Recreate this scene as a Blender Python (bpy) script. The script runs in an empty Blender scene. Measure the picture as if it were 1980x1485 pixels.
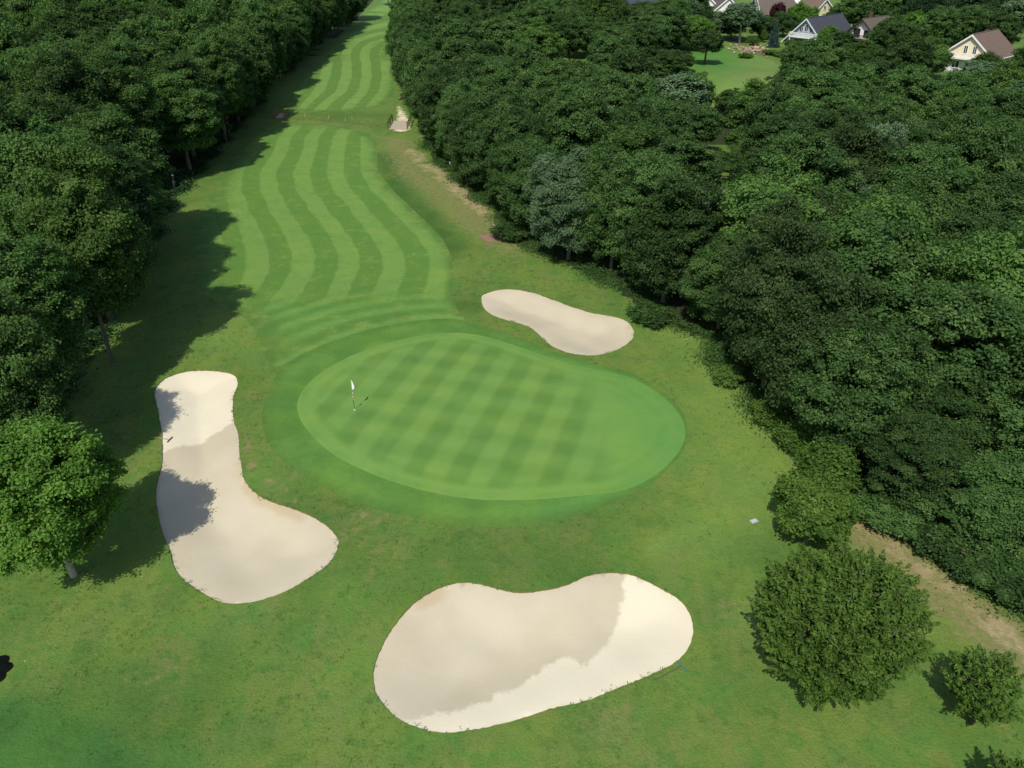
import bpy, math, random
import numpy as np
from mathutils import Vector, Matrix
from mathutils.geometry import delaunay_2d_cdt

random.seed(7)
RNG = np.random.default_rng(7)
SC = bpy.context.scene
COL = SC.collection
R = math.radians

# ------------------------------------------------------------------ camera model (pinhole, metres)
CAMH, PITCH, FOC, CX, CY = 29.0, R(30.0), 1600.0, 990.0, 742.5
CP, SP = math.cos(PITCH), math.sin(PITCH)

def sstep(x, a, b):
    t = np.clip((np.asarray(x, float) - a) / (b - a), 0, 1)
    return t * t * (3 - 2 * t)

def flat(px, py, z=0.0):
    """the point of height z seen at a photograph pixel"""
    a, b = (px - CX) / FOC, (CY - py) / FOC
    dx, dy, dz = a, CP + b * SP, -SP + b * CP
    t = (z - CAMH) / dz
    return dx * t, dy * t

def to_px(x, y, z):
    zz = z - CAMH
    d = y * CP - zz * SP
    u = y * SP + zz * CP
    return CX + FOC * x / d, CY - FOC * u / d

# right wood edge in the picture, as ground points (flat)
RE_PX = [(772, 40), (772, 120), (770, 190), (800, 262), (850, 322), (900, 372), (945, 410), (985, 460), (1050, 498), (1130, 530),
         (1200, 566), (1250, 618), (1345, 655), (1375, 720), (1440, 800), (1500, 850), (1560, 905), (1650, 985), (1720, 1030), (1800, 1085), (1880, 1130), (1980, 1190), (2100, 1260)]
RE = np.array([flat(*p) for p in RE_PX])
_o = np.argsort(RE[:, 1])
RE_Y, RE_X = RE[_o, 1], RE[_o, 0]
LE = np.array([(-28.0, 35), (-29.5, 44), (-30, 53), (-32.6, 68), (-37.2, 91), (-39.2, 114), (-43.5, 157), (-45, 227), (-45, 300), (-45, 420)], float)

def right_edge(y): return np.interp(y, RE_Y, RE_X)
def left_edge(y): return np.interp(y, LE[:, 1], LE[:, 0])

GC = (-0.9, 44.5)
def terrain(x, y):
    x = np.asarray(x, float); y = np.asarray(y, float)
    z = 0.55 * np.exp(-(((x - GC[0]) / 15.5) ** 2 + ((y - GC[1]) / 12.5) ** 2) ** 2)
    for (mx, my, s, a) in [(-16, 41, 4, .35), (-9, 31, 5, .25), (7, 62, 6, .3), (15, 50, 6, .25), (3, 30, 5, .3), (-30, 22, 9, .4), (25, 20, 8, .3), (-14, 62, 6, .25)]:
        z = z + a * np.exp(-(((x - mx) / s) ** 2 + ((y - my) / s) ** 2))
    z = z + .12 * np.sin(x * .13 + 1) * np.sin(y * .09)
    s1 = sstep(x - right_edge(y), 5, 24)
    s2 = sstep(y, 76, 112) * (1 - sstep(y, 152, 172))
    z = z - 5.5 * s1 * s2
    dl = y - np.interp(x, [-60, -40, -33, -15, -8], [140, 139, 138.5, 128.5, 127])
    z = z - .12 * np.exp(-(dl / 1.3) ** 2) * sstep(x, -62, -52) * (1 - sstep(x, -12, -6))
    return z

def ground(px, py):
    x, y = flat(px, py)
    for _ in range(12):
        x, y = flat(px, py, float(terrain(x, y)))
    return x, y

def gz(x, y): return float(terrain(x, y))

# ------------------------------------------------------------------ polygon tools
def pts(px): return np.array([ground(*p) for p in px])

def chaikin(p, n=2):
    for _ in range(n):
        q = np.roll(p, -1, 0)
        p = np.stack([.75 * p + .25 * q, .25 * p + .75 * q], 1).reshape(-1, 2)
    return p

def resample(p, step, closed=True, jit=0.0):
    q = np.vstack([p, p[:1]]) if closed else p
    s = np.r_[0, np.cumsum(np.hypot(*np.diff(q, axis=0).T))]
    n = max(3, int(s[-1] / step))
    t = np.linspace(0, s[-1], n, endpoint=not closed)
    o = np.c_[np.interp(t, s, q[:, 0]), np.interp(t, s, q[:, 1])]
    if jit: o = o + RNG.normal(0, jit, o.shape)
    return o

def inside(poly, p):
    x, y = p[:, 0], p[:, 1]
    r = np.zeros(len(p), bool)
    a, b = poly, np.roll(poly, -1, 0)
    for i in range(len(a)):
        y0, y1 = a[i, 1], b[i, 1]
        if y0 == y1: continue
        c = (y0 > y) != (y1 > y)
        r ^= c & (x < (b[i, 0] - a[i, 0]) * (y - y0) / (y1 - y0) + a[i, 0])
    return r

def dist(poly, p, closed=True):
    a = poly if closed else poly[:-1]
    b = np.roll(poly, -1, 0) if closed else poly[1:]
    out = np.full(len(p), 1e9)
    for i in range(len(a)):
        d = b[i] - a[i]; L = max(d @ d, 1e-9)
        t = np.clip(((p - a[i]) @ d) / L, 0, 1)
        q = a[i] + t[:, None] * d
        out = np.minimum(out, np.hypot(*(p - q).T))
    return out

# ------------------------------------------------------------------ materials
def new_mat(name):
    m = bpy.data.materials.new(name); m.use_nodes = True
    nt = m.node_tree; nt.nodes.clear()
    return m, nt

class NT:
    def __init__(s, nt): s.nt = nt
    def n(s, t, **k):
        o = s.nt.nodes.new(t)
        for a, v in k.items():
            if a.startswith('i_'):
                o.inputs[a[2:].replace('_', ' ')].default_value = v
            else: setattr(o, a, v)
        return o
    def l(s, a, b): s.nt.links.new(a, b)
    def attr(s, name, typ='GEOMETRY'): return s.n('ShaderNodeAttribute', attribute_name=name, attribute_type=typ).outputs['Fac']
    def noise(s, vec, scale, detail=3, rough=.55, out='Fac'):
        o = s.n('ShaderNodeTexNoise'); o.inputs['Scale'].default_value = scale; o.inputs['Detail'].default_value = detail; o.inputs['Roughness'].default_value = rough
        if vec is not None: s.l(vec, o.inputs['Vector'])
        return o.outputs[out]
    def math(s, op, a, b=None, clamp=False):
        o = s.n('ShaderNodeMath', operation=op, use_clamp=clamp)
        for i, v in enumerate((a, b)):
            if v is None: continue
            if hasattr(v, 'links'): s.l(v, o.inputs[i])
            else: o.inputs[i].default_value = v
        return o.outputs[0]
    def ramp(s, v, a, b, c=0., d=1.):
        o = s.n('ShaderNodeMapRange', interpolation_type='SMOOTHSTEP')
        s.l(v, o.inputs[0])
        for i, q in enumerate((a, b, c, d)): o.inputs[i + 1].default_value = q
        return o.outputs[0]
    def mix(s, f, a, b, mode='MIX'):
        o = s.n('ShaderNodeMix', data_type='RGBA', blend_type=mode)
        if hasattr(f, 'links'): s.l(f, o.inputs[0])
        else: o.inputs[0].default_value = f
        for i, v in ((6, a), (7, b)):
            if hasattr(v, 'links'): s.l(v, o.inputs[i])
            else: o.inputs[i].default_value = (*v, 1)
        return o.outputs[2]
    def pos(s): return s.n('ShaderNodeNewGeometry').outputs['Position']
    def obj(s): return s.n('ShaderNodeTexCoord').outputs['Object']
    def out(s, col, rough=.8, spec=.2, bump=None, bstr=.3, bdist=.05):
        p = s.n('ShaderNodeBsdfPrincipled')
        if hasattr(col, 'links'): s.l(col, p.inputs['Base Color'])
        else: p.inputs['Base Color'].default_value = (*col, 1)
        if hasattr(rough, 'links'): s.l(rough, p.inputs['Roughness'])
        else: p.inputs['Roughness'].default_value = rough
        p.inputs['Specular IOR Level'].default_value = spec
        if bump is not None:
            b = s.n('ShaderNodeBump'); b.inputs['Strength'].default_value = bstr; b.inputs['Distance'].default_value = bdist
            s.l(bump, b.inputs['Height']); s.l(b.outputs[0], p.inputs['Normal'])
        o = s.n('ShaderNodeOutputMaterial'); s.l(p.outputs[0], o.inputs[0])
        return p

def lin(r, g, b, k=1.0):
    f = lambda c: (c / 255 / 12.92 if c <= 10.3 else ((c / 255 + .055) / 1.055) ** 2.4) * k
    return (f(r), f(g), f(b))

GK = 0.92   # sunlit picture value -> base colour

def grass_common(t, col, pos, fine=.16, broad=.25, scl=1.0):
    n1 = t.noise(pos, 9 * scl, 4, .7); n2 = t.noise(pos, .35, 4, .6); n3 = t.noise(pos, 2.2, 3, .6)
    c = t.mix(t.ramp(n2, .35, .7), col, t.mix(1, col, (1.16, 1.06, .92), 'MULTIPLY'))
    c = t.mix(t.math('MULTIPLY', t.ramp(n3, .35, .68), broad * 2), c, t.mix(1, c, (.78, .84, .8), 'MULTIPLY'))
    c = t.mix(t.math('MULTIPLY', t.ramp(n1, .38, .66), fine * 3), c, t.mix(1, c, (.72, .78, .7), 'MULTIPLY'))
    return c, n1

def mat_rough():
    m, nt = new_mat('rough_grass'); t = NT(nt); p = t.pos()
    mp = t.n('ShaderNodeMapping'); mp.inputs['Rotation'].default_value = (0, 0, .7); mp.inputs['Scale'].default_value = (1, .45, 1); t.l(p, mp.inputs['Vector']); q = mp.outputs[0]
    base = t.mix(t.ramp(t.noise(q, .22, 5, .6), .4, .6), lin(107, 132, 62, GK), lin(90, 122, 55, GK))
    base = t.mix(t.math('MULTIPLY', t.ramp(t.noise(q, .6, 6, .7), .47, .64), .7), base, lin(115, 128, 70, GK))
    base = t.mix(t.math('MULTIPLY', t.ramp(t.noise(p, .9, 5, .7), .5, .66), .75), base, lin(74, 110, 50, GK))
    base = t.mix(t.math('MULTIPLY', t.ramp(t.noise(p, 2.4, 5, .75), .54, .7), .42), base, lin(118, 126, 76, GK))
    base = t.mix(t.math('MULTIPLY', t.ramp(t.noise(p, .45, 3, .6), .52, .62), .5), base, lin(92, 134, 60, GK))
    base = t.mix(t.attr('mown'), base, t.mix(t.ramp(t.noise(p, .4, 4, .6), .4, .6), lin(76, 122, 58, GK), lin(66, 108, 52, GK)))
    base = t.mix(t.attr('lush'), base, lin(118, 147, 70, GK))
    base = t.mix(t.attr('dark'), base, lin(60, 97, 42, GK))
    c, n1 = grass_common(t, base, p, .22, .2)
    dn = t.math('ADD', t.attr('dry'), t.math('MULTIPLY', t.math('SUBTRACT', t.noise(p, 1.6, 5, .7), .5), 1.4))
    c = t.mix(t.ramp(dn, .25, .75), c, t.mix(t.ramp(t.noise(p, 3, 4, .7), .4, .65), lin(120, 124, 74, GK), lin(140, 130, 88, GK)))
    dd = t.math('ADD', t.attr('dirt'), t.math('MULTIPLY', t.math('SUBTRACT', t.noise(p, 1.1, 6, .75), .5), 1.6))
    soil = t.mix(t.ramp(t.noise(p, 1.4, 5, .7), .42, .66), lin(164, 146, 108, .85), lin(190, 174, 136, .85))
    soil = t.mix(t.math('MULTIPLY', t.ramp(t.noise(p, 3.5, 5, .75), .5, .62), .6), soil, lin(124, 126, 76, .9))
    c = t.mix(t.math('MULTIPLY', t.ramp(dd, .45, .85), .9), c, soil)
    v = t.n('ShaderNodeTexVoronoi'); v.inputs['Scale'].default_value = .8; t.l(p, v.inputs['Vector'])
    c = t.mix(t.math('MULTIPLY', t.math('LESS_THAN', v.outputs['Distance'], .022), t.ramp(t.noise(p, .3, 2), .5, .6)), c, lin(215, 215, 190, .8))
    t.out(c, .85, .15, t.math('ADD', n1, t.noise(p, 3, 4, .7)), .6, .08)
    return m

def mow(t, v, w=.08):
    """square wave of period 2 with soft edges"""
    s = t.math('SINE', t.math('MULTIPLY', v, math.pi))
    return t.ramp(s, -w * 3, w * 3)

def mat_fairway(name, L, D):
    m, nt = new_mat(name); t = NT(nt); p = t.pos()
    wob = t.math('MULTIPLY', t.math('SUBTRACT', t.noise(p, .8, 3), .5), .22)
    s1 = mow(t, t.math('ADD', t.attr('u'), wob))
    s2 = mow(t, t.math('ADD', t.math('DIVIDE', t.attr('dap'), 1.05), t.math('MULTIPLY', wob, 2.2)), .45)
    w = t.attr('wapp')
    band = t.math('ADD', t.math('MULTIPLY', s1, t.math('SUBTRACT', 1., w)), t.math('MULTIPLY', s2, w))
    band = t.math('MULTIPLY', band, t.ramp(t.noise(p, .5, 4, .7), .2, .55, .45, 1.))
    c = t.mix(band, D, L)
    c = t.mix(t.math('MULTIPLY', w, .55), c, t.mix(1, c, (.80, .97, 1.02), 'MULTIPLY'))
    mp = t.n('ShaderNodeMapping'); mp.inputs['Scale'].default_value = (.35, 2.6, 1); t.l(p, mp.inputs['Vector'])
    st = t.noise(mp.outputs[0], 1.3, 4, .7)
    c = t.mix(t.math('MULTIPLY', t.ramp(st, .45, .75), .35), c, t.mix(1, c, (1.22, 1.12, 1.05), 'MULTIPLY'))
    rg = t.mix(t.ramp(t.noise(p, .35, 5, .65), .42, .6), lin(84, 121, 52, GK), lin(98, 126, 60, GK))
    e = t.math('ADD', t.attr('edge'), t.math('MULTIPLY', t.math('SUBTRACT', t.noise(p, 1.1, 5, .7), .5), .9))
    c = t.mix(t.ramp(e, .05, 1.), rg, c)
    c = t.mix(t.math('MULTIPLY', t.ramp(t.noise(p, .7, 6, .72), .52, .66), .45), c, lin(122, 146, 84, GK))
    c = t.mix(t.math('MULTIPLY', t.ramp(t.noise(p, 1.6, 5, .75), .56, .7), .4), c, lin(78, 114, 50, GK))
    c, n1 = grass_common(t, c, p, .14, .2)
    t.out(c, .8, .18, n1, .3, .03)
    return m

def mat_green(d1, d2, o):
    m, nt = new_mat('putting_green_turf'); t = NT(nt); p = t.pos()
    sx = t.n('ShaderNodeSeparateXYZ'); t.l(p, sx.inputs[0])
    def coord(d, off, per):
        a = t.math('MULTIPLY', t.math('SUBTRACT', sx.outputs[0], o[0]), d[0])
        b = t.math('MULTIPLY', t.math('SUBTRACT', sx.outputs[1], o[1]), d[1])
        return t.math('ADD', t.math('MULTIPLY', t.math('ADD', a, b), 2. / per), off)
    wob = t.math('MULTIPLY', t.math('SUBTRACT', t.noise(p, .6, 3), .5), .3)
    a = mow(t, t.math('ADD', coord(d1[0], d1[1], d1[2]), wob), .2)
    b = mow(t, t.math('ADD', coord(d2[0], d2[1], d2[2]), wob), .35)
    band = t.math('ADD', t.math('MULTIPLY', a, .62), t.math('MULTIPLY', b, .38))
    dark = t.math('SUBTRACT', 1., band)
    dark = t.math('MULTIPLY', dark, t.ramp(t.attr('din'), .7, 1.5))
    dark = t.math('MULTIPLY', dark, t.ramp(t.noise(p, .25, 3, .6), .3, .5, .6, 1.))
    dark = t.math('MULTIPLY', dark, t.ramp(sx.outputs[0], 4.6, 6.6, 1., 0.))
    c = t.mix(dark, lin(112, 150, 73, GK), lin(90, 130, 59, GK))
    c = t.mix(t.ramp(sx.outputs[0], 3., 9.), c, lin(100, 147, 72, GK))
    ring = t.math('MULTIPLY', mow(t, t.math('DIVIDE', t.attr('din'), .55), .5), t.ramp(t.attr('din'), 1.4, 3.4, 1., 0.))
    ring = t.math('MULTIPLY', ring, t.ramp(t.noise(p, .4, 3), .35, .6))
    c = t.mix(t.math('MULTIPLY', ring, .5), c, lin(90, 138, 60, GK))
    c, n1 = grass_common(t, c, p, .07, .1, 1.6)
    c = t.mix(t.math('MULTIPLY', t.ramp(t.noise(p, 1.1, 5, .7), .5, .8), .3), c, lin(128, 152, 82, GK))
    t.out(c, .75, .2, n1, .12, .02)
    return m

def mat_apron():
    m, nt = new_mat('apron_turf'); t = NT(nt); p = t.pos()
    c = t.mix(t.ramp(t.noise(p, .3, 4, .6), .35, .65), lin(84, 126, 56, GK), lin(98, 139, 62, GK))
    sx = t.n('ShaderNodeSeparateXYZ'); t.l(p, sx.inputs[0])
    c = t.mix(t.ramp(sx.outputs[0], -2., 7.), c, lin(93, 144, 70, GK))
    s = mow(t, t.math('ADD', t.math('DIVIDE', t.attr('dap'), .9), t.math('MULTIPLY', t.noise(p, .5, 3), .8)), .5)
    rg = t.mix(t.ramp(t.noise(p, .6, 5, .7), .42, .6), lin(84, 122, 53, GK), lin(94, 128, 58, GK))
    c = t.mix(t.math('ADD', t.attr('dap'), t.math('MULTIPLY', t.math('SUBTRACT', t.noise(p, 1.5, 5, .75), .5), 1.1), True), rg, c)
    c = t.mix(t.math('MULTIPLY', s, .3), c, t.mix(1, c, (.75, .82, .8), 'MULTIPLY'))
    c, n1 = grass_common(t, c, p, .12, .2)
    t.out(c, .8, .18, n1, .3, .03)
    return m

def mat_lawn():
    m, nt = new_mat('lawn_turf'); t = NT(nt); p = t.pos()
    c = t.mix(t.ramp(t.noise(p, .08, 4, .6), .4, .62), lin(78, 128, 54, GK), lin(94, 136, 60, GK))
    c = t.mix(t.math('MULTIPLY', t.attr('dry'), .8), c, lin(126, 132, 80, GK))
    c, n1 = grass_common(t, c, p, .1, .2)
    t.out(c, .8, .18, n1, .3, .03)
    return m

def mat_sand():
    m, nt = new_mat('bunker_sand'); t = NT(nt); p = t.pos()
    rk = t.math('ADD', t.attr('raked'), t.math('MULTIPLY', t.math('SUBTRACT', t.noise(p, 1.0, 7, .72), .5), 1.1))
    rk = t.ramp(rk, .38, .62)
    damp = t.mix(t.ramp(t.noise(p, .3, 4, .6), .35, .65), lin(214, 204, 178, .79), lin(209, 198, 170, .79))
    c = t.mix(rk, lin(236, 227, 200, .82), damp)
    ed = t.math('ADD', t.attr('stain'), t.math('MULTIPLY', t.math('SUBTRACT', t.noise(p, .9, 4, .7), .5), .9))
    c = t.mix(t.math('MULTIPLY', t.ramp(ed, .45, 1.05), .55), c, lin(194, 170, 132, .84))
    c = t.mix(t.math('MULTIPLY', t.ramp(t.noise(p, 14, 4, .7), .5, .75), .16), c, lin(170, 150, 120, .8))
    w = t.n('ShaderNodeTexWave'); w.inputs['Scale'].default_value = 4.5; w.inputs['Distortion'].default_value = 6; w.inputs['Detail'].default_value = 2; w.inputs['Detail Scale'].default_value = .6
    t.l(p, w.inputs['Vector'])
    h = t.math('ADD', t.math('MULTIPLY', w.outputs['Fac'], .08), t.noise(p, 5, 5, .7))
    t.out(c, .95, .1, h, .22, .04)
    return m

def mat_simple(name, col, rough=.7, spec=.3, var=.2, scale=3.0, bump=0.0, dark=(.6, .6, .6)):
    m, nt = new_mat(name); t = NT(nt); o = t.obj()
    n = t.noise(o, scale, 5, .65)
    c = t.mix(t.math('MULTIPLY', t.ramp(n, .35, .7), var * 2, True), col, t.mix(1, col, dark, 'MULTIPLY'))
    t.out(c, rough, spec, n if bump else None, bump, .02)
    return m

def mat_forest_floor():
    m, nt = new_mat('forest_floor_litter'); t = NT(nt); p = t.pos()
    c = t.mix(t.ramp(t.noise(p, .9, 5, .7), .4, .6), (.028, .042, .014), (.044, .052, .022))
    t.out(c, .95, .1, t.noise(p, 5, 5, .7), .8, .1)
    return m

def mat_path():
    m, nt = new_mat('sandy_path'); t = NT(nt); p = t.pos()
    c = t.mix(t.ramp(t.noise(p, 1.2, 5, .7), .38, .62), lin(232, 219, 186, .88), lin(208, 190, 152, .86))
    e = t.math('ADD', t.attr('edge'), t.math('MULTIPLY', t.math('SUBTRACT', t.noise(p, 1.3, 5, .75), .5), 1.6))
    c = t.mix(t.ramp(e, .25, .6), lin(92, 124, 56, GK), c)
    t.out(c, .95, .1, t.noise(p, 7, 4, .7), .5, .05)
    return m

def mat_leaf(name, dark, mid, light, transl=.3, spec=.35, rough=.5, hue=.010, rnd=.75):
    spec *= .45; rough += .08
    m, nt = new_mat(name); t = NT(nt)
    tone = t.attr('tone')
    oi = t.n('ShaderNodeObjectInfo')
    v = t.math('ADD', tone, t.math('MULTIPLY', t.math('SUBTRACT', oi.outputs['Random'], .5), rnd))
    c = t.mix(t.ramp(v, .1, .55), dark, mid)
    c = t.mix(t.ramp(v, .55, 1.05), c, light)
    hs = t.n('ShaderNodeHueSaturation')
    hs.inputs['Saturation'].default_value = 1.0
    t.l(t.math('ADD', t.math('MULTIPLY', t.math('SUBTRACT', oi.outputs['Random'], .5), hue * 2), .5), hs.inputs['Hue'])
    t.l(c, hs.inputs['Color']); c = hs.outputs[0]
    p = t.n('ShaderNodeBsdfPrincipled'); p.inputs['Roughness'].default_value = rough; p.inputs['Specular IOR Level'].default_value = spec
    t.l(c, p.inputs['Base Color'])
    tr = t.n('ShaderNodeBsdfTranslucent')
    t.l(t.mix(1, c, (1.25, 1.35, .7), 'MULTIPLY'), tr.inputs['Color'])
    mx = t.n('ShaderNodeMixShader'); mx.inputs[0].default_value = transl
    t.l(p.outputs[0], mx.inputs[1]); t.l(tr.outputs[0], mx.inputs[2])
    o = t.n('ShaderNodeOutputMaterial'); t.l(mx.outputs[0], o.inputs[0])
    return m

# ------------------------------------------------------------------ object helpers
def tag(o, label=None, cat=None, group=None, kind=None):
    if label: o['label'] = label
    if cat: o['category'] = cat
    if group: o['group'] = group
    if kind: o['kind'] = kind
    return o

def mesh_obj(name, verts, faces, mat, parent=None, smooth=False):
    me = bpy.data.meshes.new(name)
    me.from_pydata([tuple(map(float, v)) for v in verts], [], [tuple(map(int, f)) for f in faces])
    if mat: me.materials.append(mat)
    if smooth: me.polygons.foreach_set('use_smooth', [True] * len(me.polygons))
    o = bpy.data.objects.new(name, me); COL.objects.link(o); o.parent = parent
    return o

def fattr(me, name, vals):
    a = me.attributes.new(name, 'FLOAT', 'POINT'); a.data.foreach_set('value', np.asarray(vals, np.float32))

def empty(name, loc, rz=0.0):
    o = bpy.data.objects.new(name, None); COL.objects.link(o); o.location = loc; o.rotation_euler = (0, 0, rz); o.empty_display_size = .2
    return o

class MB:
    """collects boxes, tubes and plates into one mesh"""
    def __init__(s): s.v, s.f = [], []
    def add(s, v, f):
        k = len(s.v); s.v += [tuple(q) for q in v]; s.f += [tuple(i + k for i in q) for q in f]; return s
    def box(s, c, d, M=None):
        v = [Vector((c[0] + sx * d[0] / 2, c[1] + sy * d[1] / 2, c[2] + sz * d[2] / 2)) for sz in (-1, 1) for sy in (-1, 1) for sx in (-1, 1)]
        if M: v = [M @ q for q in v]
        return s.add(v, [(0, 2, 3, 1), (4, 5, 7, 6), (0, 1, 5, 4), (2, 6, 7, 3), (0, 4, 6, 2), (1, 3, 7, 5)])
    def tube(s, path, rad, n=8, cap=True):
        path = [Vector(p) for p in path]; rings = []
        for i, p in enumerate(path):
            d = (path[min(i + 1, len(path) - 1)] - path[max(i - 1, 0)]).normalized()
            a = d.cross(Vector((0, 0, 1)) if abs(d.z) < .95 else Vector((1, 0, 0))).normalized(); b = d.cross(a)
            r = rad[i] if hasattr(rad, '__len__') else rad
            rings.append([p + (a * math.cos(2 * math.pi * k / n) + b * math.sin(2 * math.pi * k / n)) * r for k in range(n)])
        v = [q for r_ in rings for q in r_]
        f = [(i * n + k, i * n + (k + 1) % n, (i + 1) * n + (k + 1) % n, (i + 1) * n + k) for i in range(len(path) - 1) for k in range(n)]
        if cap: f += [tuple(range(n)), tuple(range((len(path) - 1) * n + n - 1, (len(path) - 1) * n - 1, -1))]
        return s.add(v, f)
    def ball(s, c, r, n=10, m=7):
        r = r if hasattr(r, '__len__') else (r, r, r)
        v = [(c[0], c[1], c[2] - r[2])]; f = []
        for i in range(1, m):
            th = math.pi * i / m
            for k in range(n):
                a = 2 * math.pi * k / n
                v.append((c[0] + r[0] * math.sin(th) * math.cos(a), c[1] + r[1] * math.sin(th) * math.sin(a), c[2] - r[2] * math.cos(th)))
        v.append((c[0], c[1], c[2] + r[2]))
        for k in range(n): f.append((0, 1 + (k + 1) % n, 1 + k))
        for i in range(m - 2):
            for k in range(n): f.append((1 + i * n + k, 1 + i * n + (k + 1) % n, 1 + (i + 1) * n + (k + 1) % n, 1 + (i + 1) * n + k))
        q = 1 + (m - 2) * n
        for k in range(n): f.append((q + k, q + (k + 1) % n, len(v) - 1))
        return s.add(v, f)
    def build(s, name, mat, parent=None, smooth=False): return mesh_obj(name, s.v, s.f, mat, parent, smooth)

# ------------------------------------------------------------------ outlines traced on the ground
P_B1 = [(300,756),(305,745.6),(320,732),(347,721),(381,716),(415,716),(445,720),(457,725),(461,737),(458,751),(450,769),(448,791),(452,813),(458,831),(462,865),(466,899),(468.5,922),(479,939),(499,958),(536,973),(576,988),(608,1001),(637,1020),(652,1038),(656,1050),(650,1072),(633,1094),(593,1121),(549,1146),(499,1163),(448,1169),(421,1165),(391,1148),(357,1124),(334,1097),(327,1067),(317,1040),(310,1013),(304,980),(303.5,939),(310,912),(315,879),(315,852),(312,825),(307,794),(302,767)]
P_B2 = [(719.6,1306),(726,1278),(738,1246),(754,1218),(775,1190),(804,1161),(832,1144),(864,1129.5),(899,1125),(927,1128),(959,1136.5),(991,1145),(1026,1146),(1062,1141),(1097,1129),(1129,1115),(1154,1108),(1189,1106),(1221,1110),(1249,1122),(1281,1140),(1313,1158),(1330,1179),(1339,1207),(1337.5,1232),(1327,1257),(1302,1281.5),(1263,1301),(1210,1326),(1157,1347),(1104,1361),(1051,1375),(998,1391),(956,1402),(910,1412),(864,1417.6),(832,1414),(797,1403),(768,1389),(744,1366),(726,1341.6)]
P_B3 = [(928,571),(940,565.5),(956,561),(973,558),(991,558),(1009,560),(1027,564.5),(1045.5,570),(1064,578),(1082,584.5),(1100,592),(1118,597),(1136,603),(1158,607),(1178,610),(1198,614.5),(1213,620),(1222,629),(1227,640),(1224.5,653),(1216,662),(1198,673),(1180,681),(1160,686),(1140,688),(1118,686),(1100,683),(1082,676),(1064,668),(1053,658),(1045.5,649),(1034.5,639),(1018,630),(1002,624.5),(982,620),(960,614),(944,605.5),(934,594.5),(929.5,584)]
P_GREEN = [(571,785),(584,754),(616,722),(671,690),(734,667),(798,651),(857,643),(912,644),(975,660),(1045,686),(1112,708),(1188,722),(1226,732),(1278,763),(1316,801),(1328,838),(1315,874),(1270,920),(1204,951),(1139,957),(1048,966),(957,968),(889,963),(798,944.5),(707,913),(630,872),(584,822)]
P_APRON = [(505,822),(507,785),(525,740),(545,708),(585,684),(640,660),(720,635),(800,620),(870,614),(916,626),(980,642),(1048,672),(1116,694),(1189,713),(1225,722),(1280,754),(1321,794),(1333,835),(1321,876),(1275,926),(1207,963),(1116,999),(1025,1017),(912,1019),(798,1004),(684,972),(594,926),(525,876)]
P_FAIR = [(525,235),(542,238),(590,237),(633,242),(678,249),(708,258),(727,273),(732,290),(728,311),(731,332),(754,362),(793,399),(830,435),(857,462),(872,493),(877,523),(872,553),(875,584),(893,612),(905,622),(870,614),(800,620),(720,635),(640,660),(585,684),(545,708),(528,712),(505,680),(500,645),(470,610),(425,585),(380,560),(372,500),(385,440),(410,370),(440,320),(480,270)]
P_FAR = [(545,214),(575,160),(625,105),(655,70),(690,35),(720,5),(735,-22),(790,-22),(790,40),(775,80),(765,130),(766,165),(758,190),(735,206),(690,214),(620,216)]
P_LAWN = [(1285,82),(1340,80),(1400,88),(1450,102),(1500,120),(1530,150),(1510,175),(1420,185),(1330,178),(1290,140),(1275,105)]
P_PATH = [(748,253),(762,236),(761,214),(762,196),(774,196),(786,214),(800,234),(804,252),(775,258)]

OUT = {}
OUT['B1'] = resample(chaikin(pts(P_B1)), .16, jit=.013)
OUT['B2'] = resample(chaikin(pts(P_B2)), .16, jit=.013)
OUT['B3'] = resample(chaikin(pts(P_B3)), .2, jit=.013)
def ragged(p):
    n = len(p); a = np.zeros(n)
    for L, k_ in ((9, .030), (23, .028), (61, .018)):
        a += np.interp(np.arange(n), np.linspace(0, n, max(4, n * 9 // (L * 9) * 1 + 3)), np.r_[(lambda q: np.r_[q, q[:1]])(RNG.normal(0, k_, max(4, n * 9 // (L * 9) + 3) - 1))])
    t = np.roll(p, -1, 0) - np.roll(p, 1, 0); t /= np.hypot(*t.T)[:, None]
    return p + np.c_[t[:, 1], -t[:, 0]] * a[:, None]
for k_ in ('B1', 'B2', 'B3'): OUT[k_] = ragged(OUT[k_])
OUT['green'] = resample(chaikin(pts(P_GREEN), 3), .3)
OUT['apron'] = resample(chaikin(pts(P_APRON), 2), .35)
OUT['fair'] = resample(chaikin(pts(P_FAIR), 2), .6)
OUT['far'] = resample(chaikin(pts(P_FAR), 2), 1.6)
OUT['lawn'] = resample(chaikin(pts(P_LAWN), 2), 1.5)
OUT['path'] = resample(chaikin(pts(P_PATH), 2), .4)
# keep the fairway's near edge clear of the apron ring and bunker
def push_out(p, poly, gap):
    ins = inside(poly, p) | (dist(poly, p) < gap)
    keep = p[~ins]
    return keep
# wood floors: polygons a little inside the tree edges
ry = np.r_[np.arange(20, 160, 6.0)]
OUT['rwood'] = np.r_[np.c_[right_edge(ry) + 1.2 + .8 * np.sin(ry * .9), ry], [[175, 156], [175, 20]]]
ly = np.r_[np.arange(32, 420, 6.0)]
OUT['lwood'] = np.r_[np.c_[left_edge(ly) - 2.2 + .8 * np.sin(ly * .8), ly], [[-320, 420], [-320, 26], [-42, 26]]]

# ------------------------------------------------------------------ one conforming triangulation of the whole ground
def scatter_grid(x0, x1, y0, y1, s):
    gx, gy = np.meshgrid(np.arange(x0, x1, s), np.arange(y0, y1, s))
    p = np.c_[gx.ravel(), gy.ravel()]
    return p + RNG.uniform(-.3, .3, p.shape) * s

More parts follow.
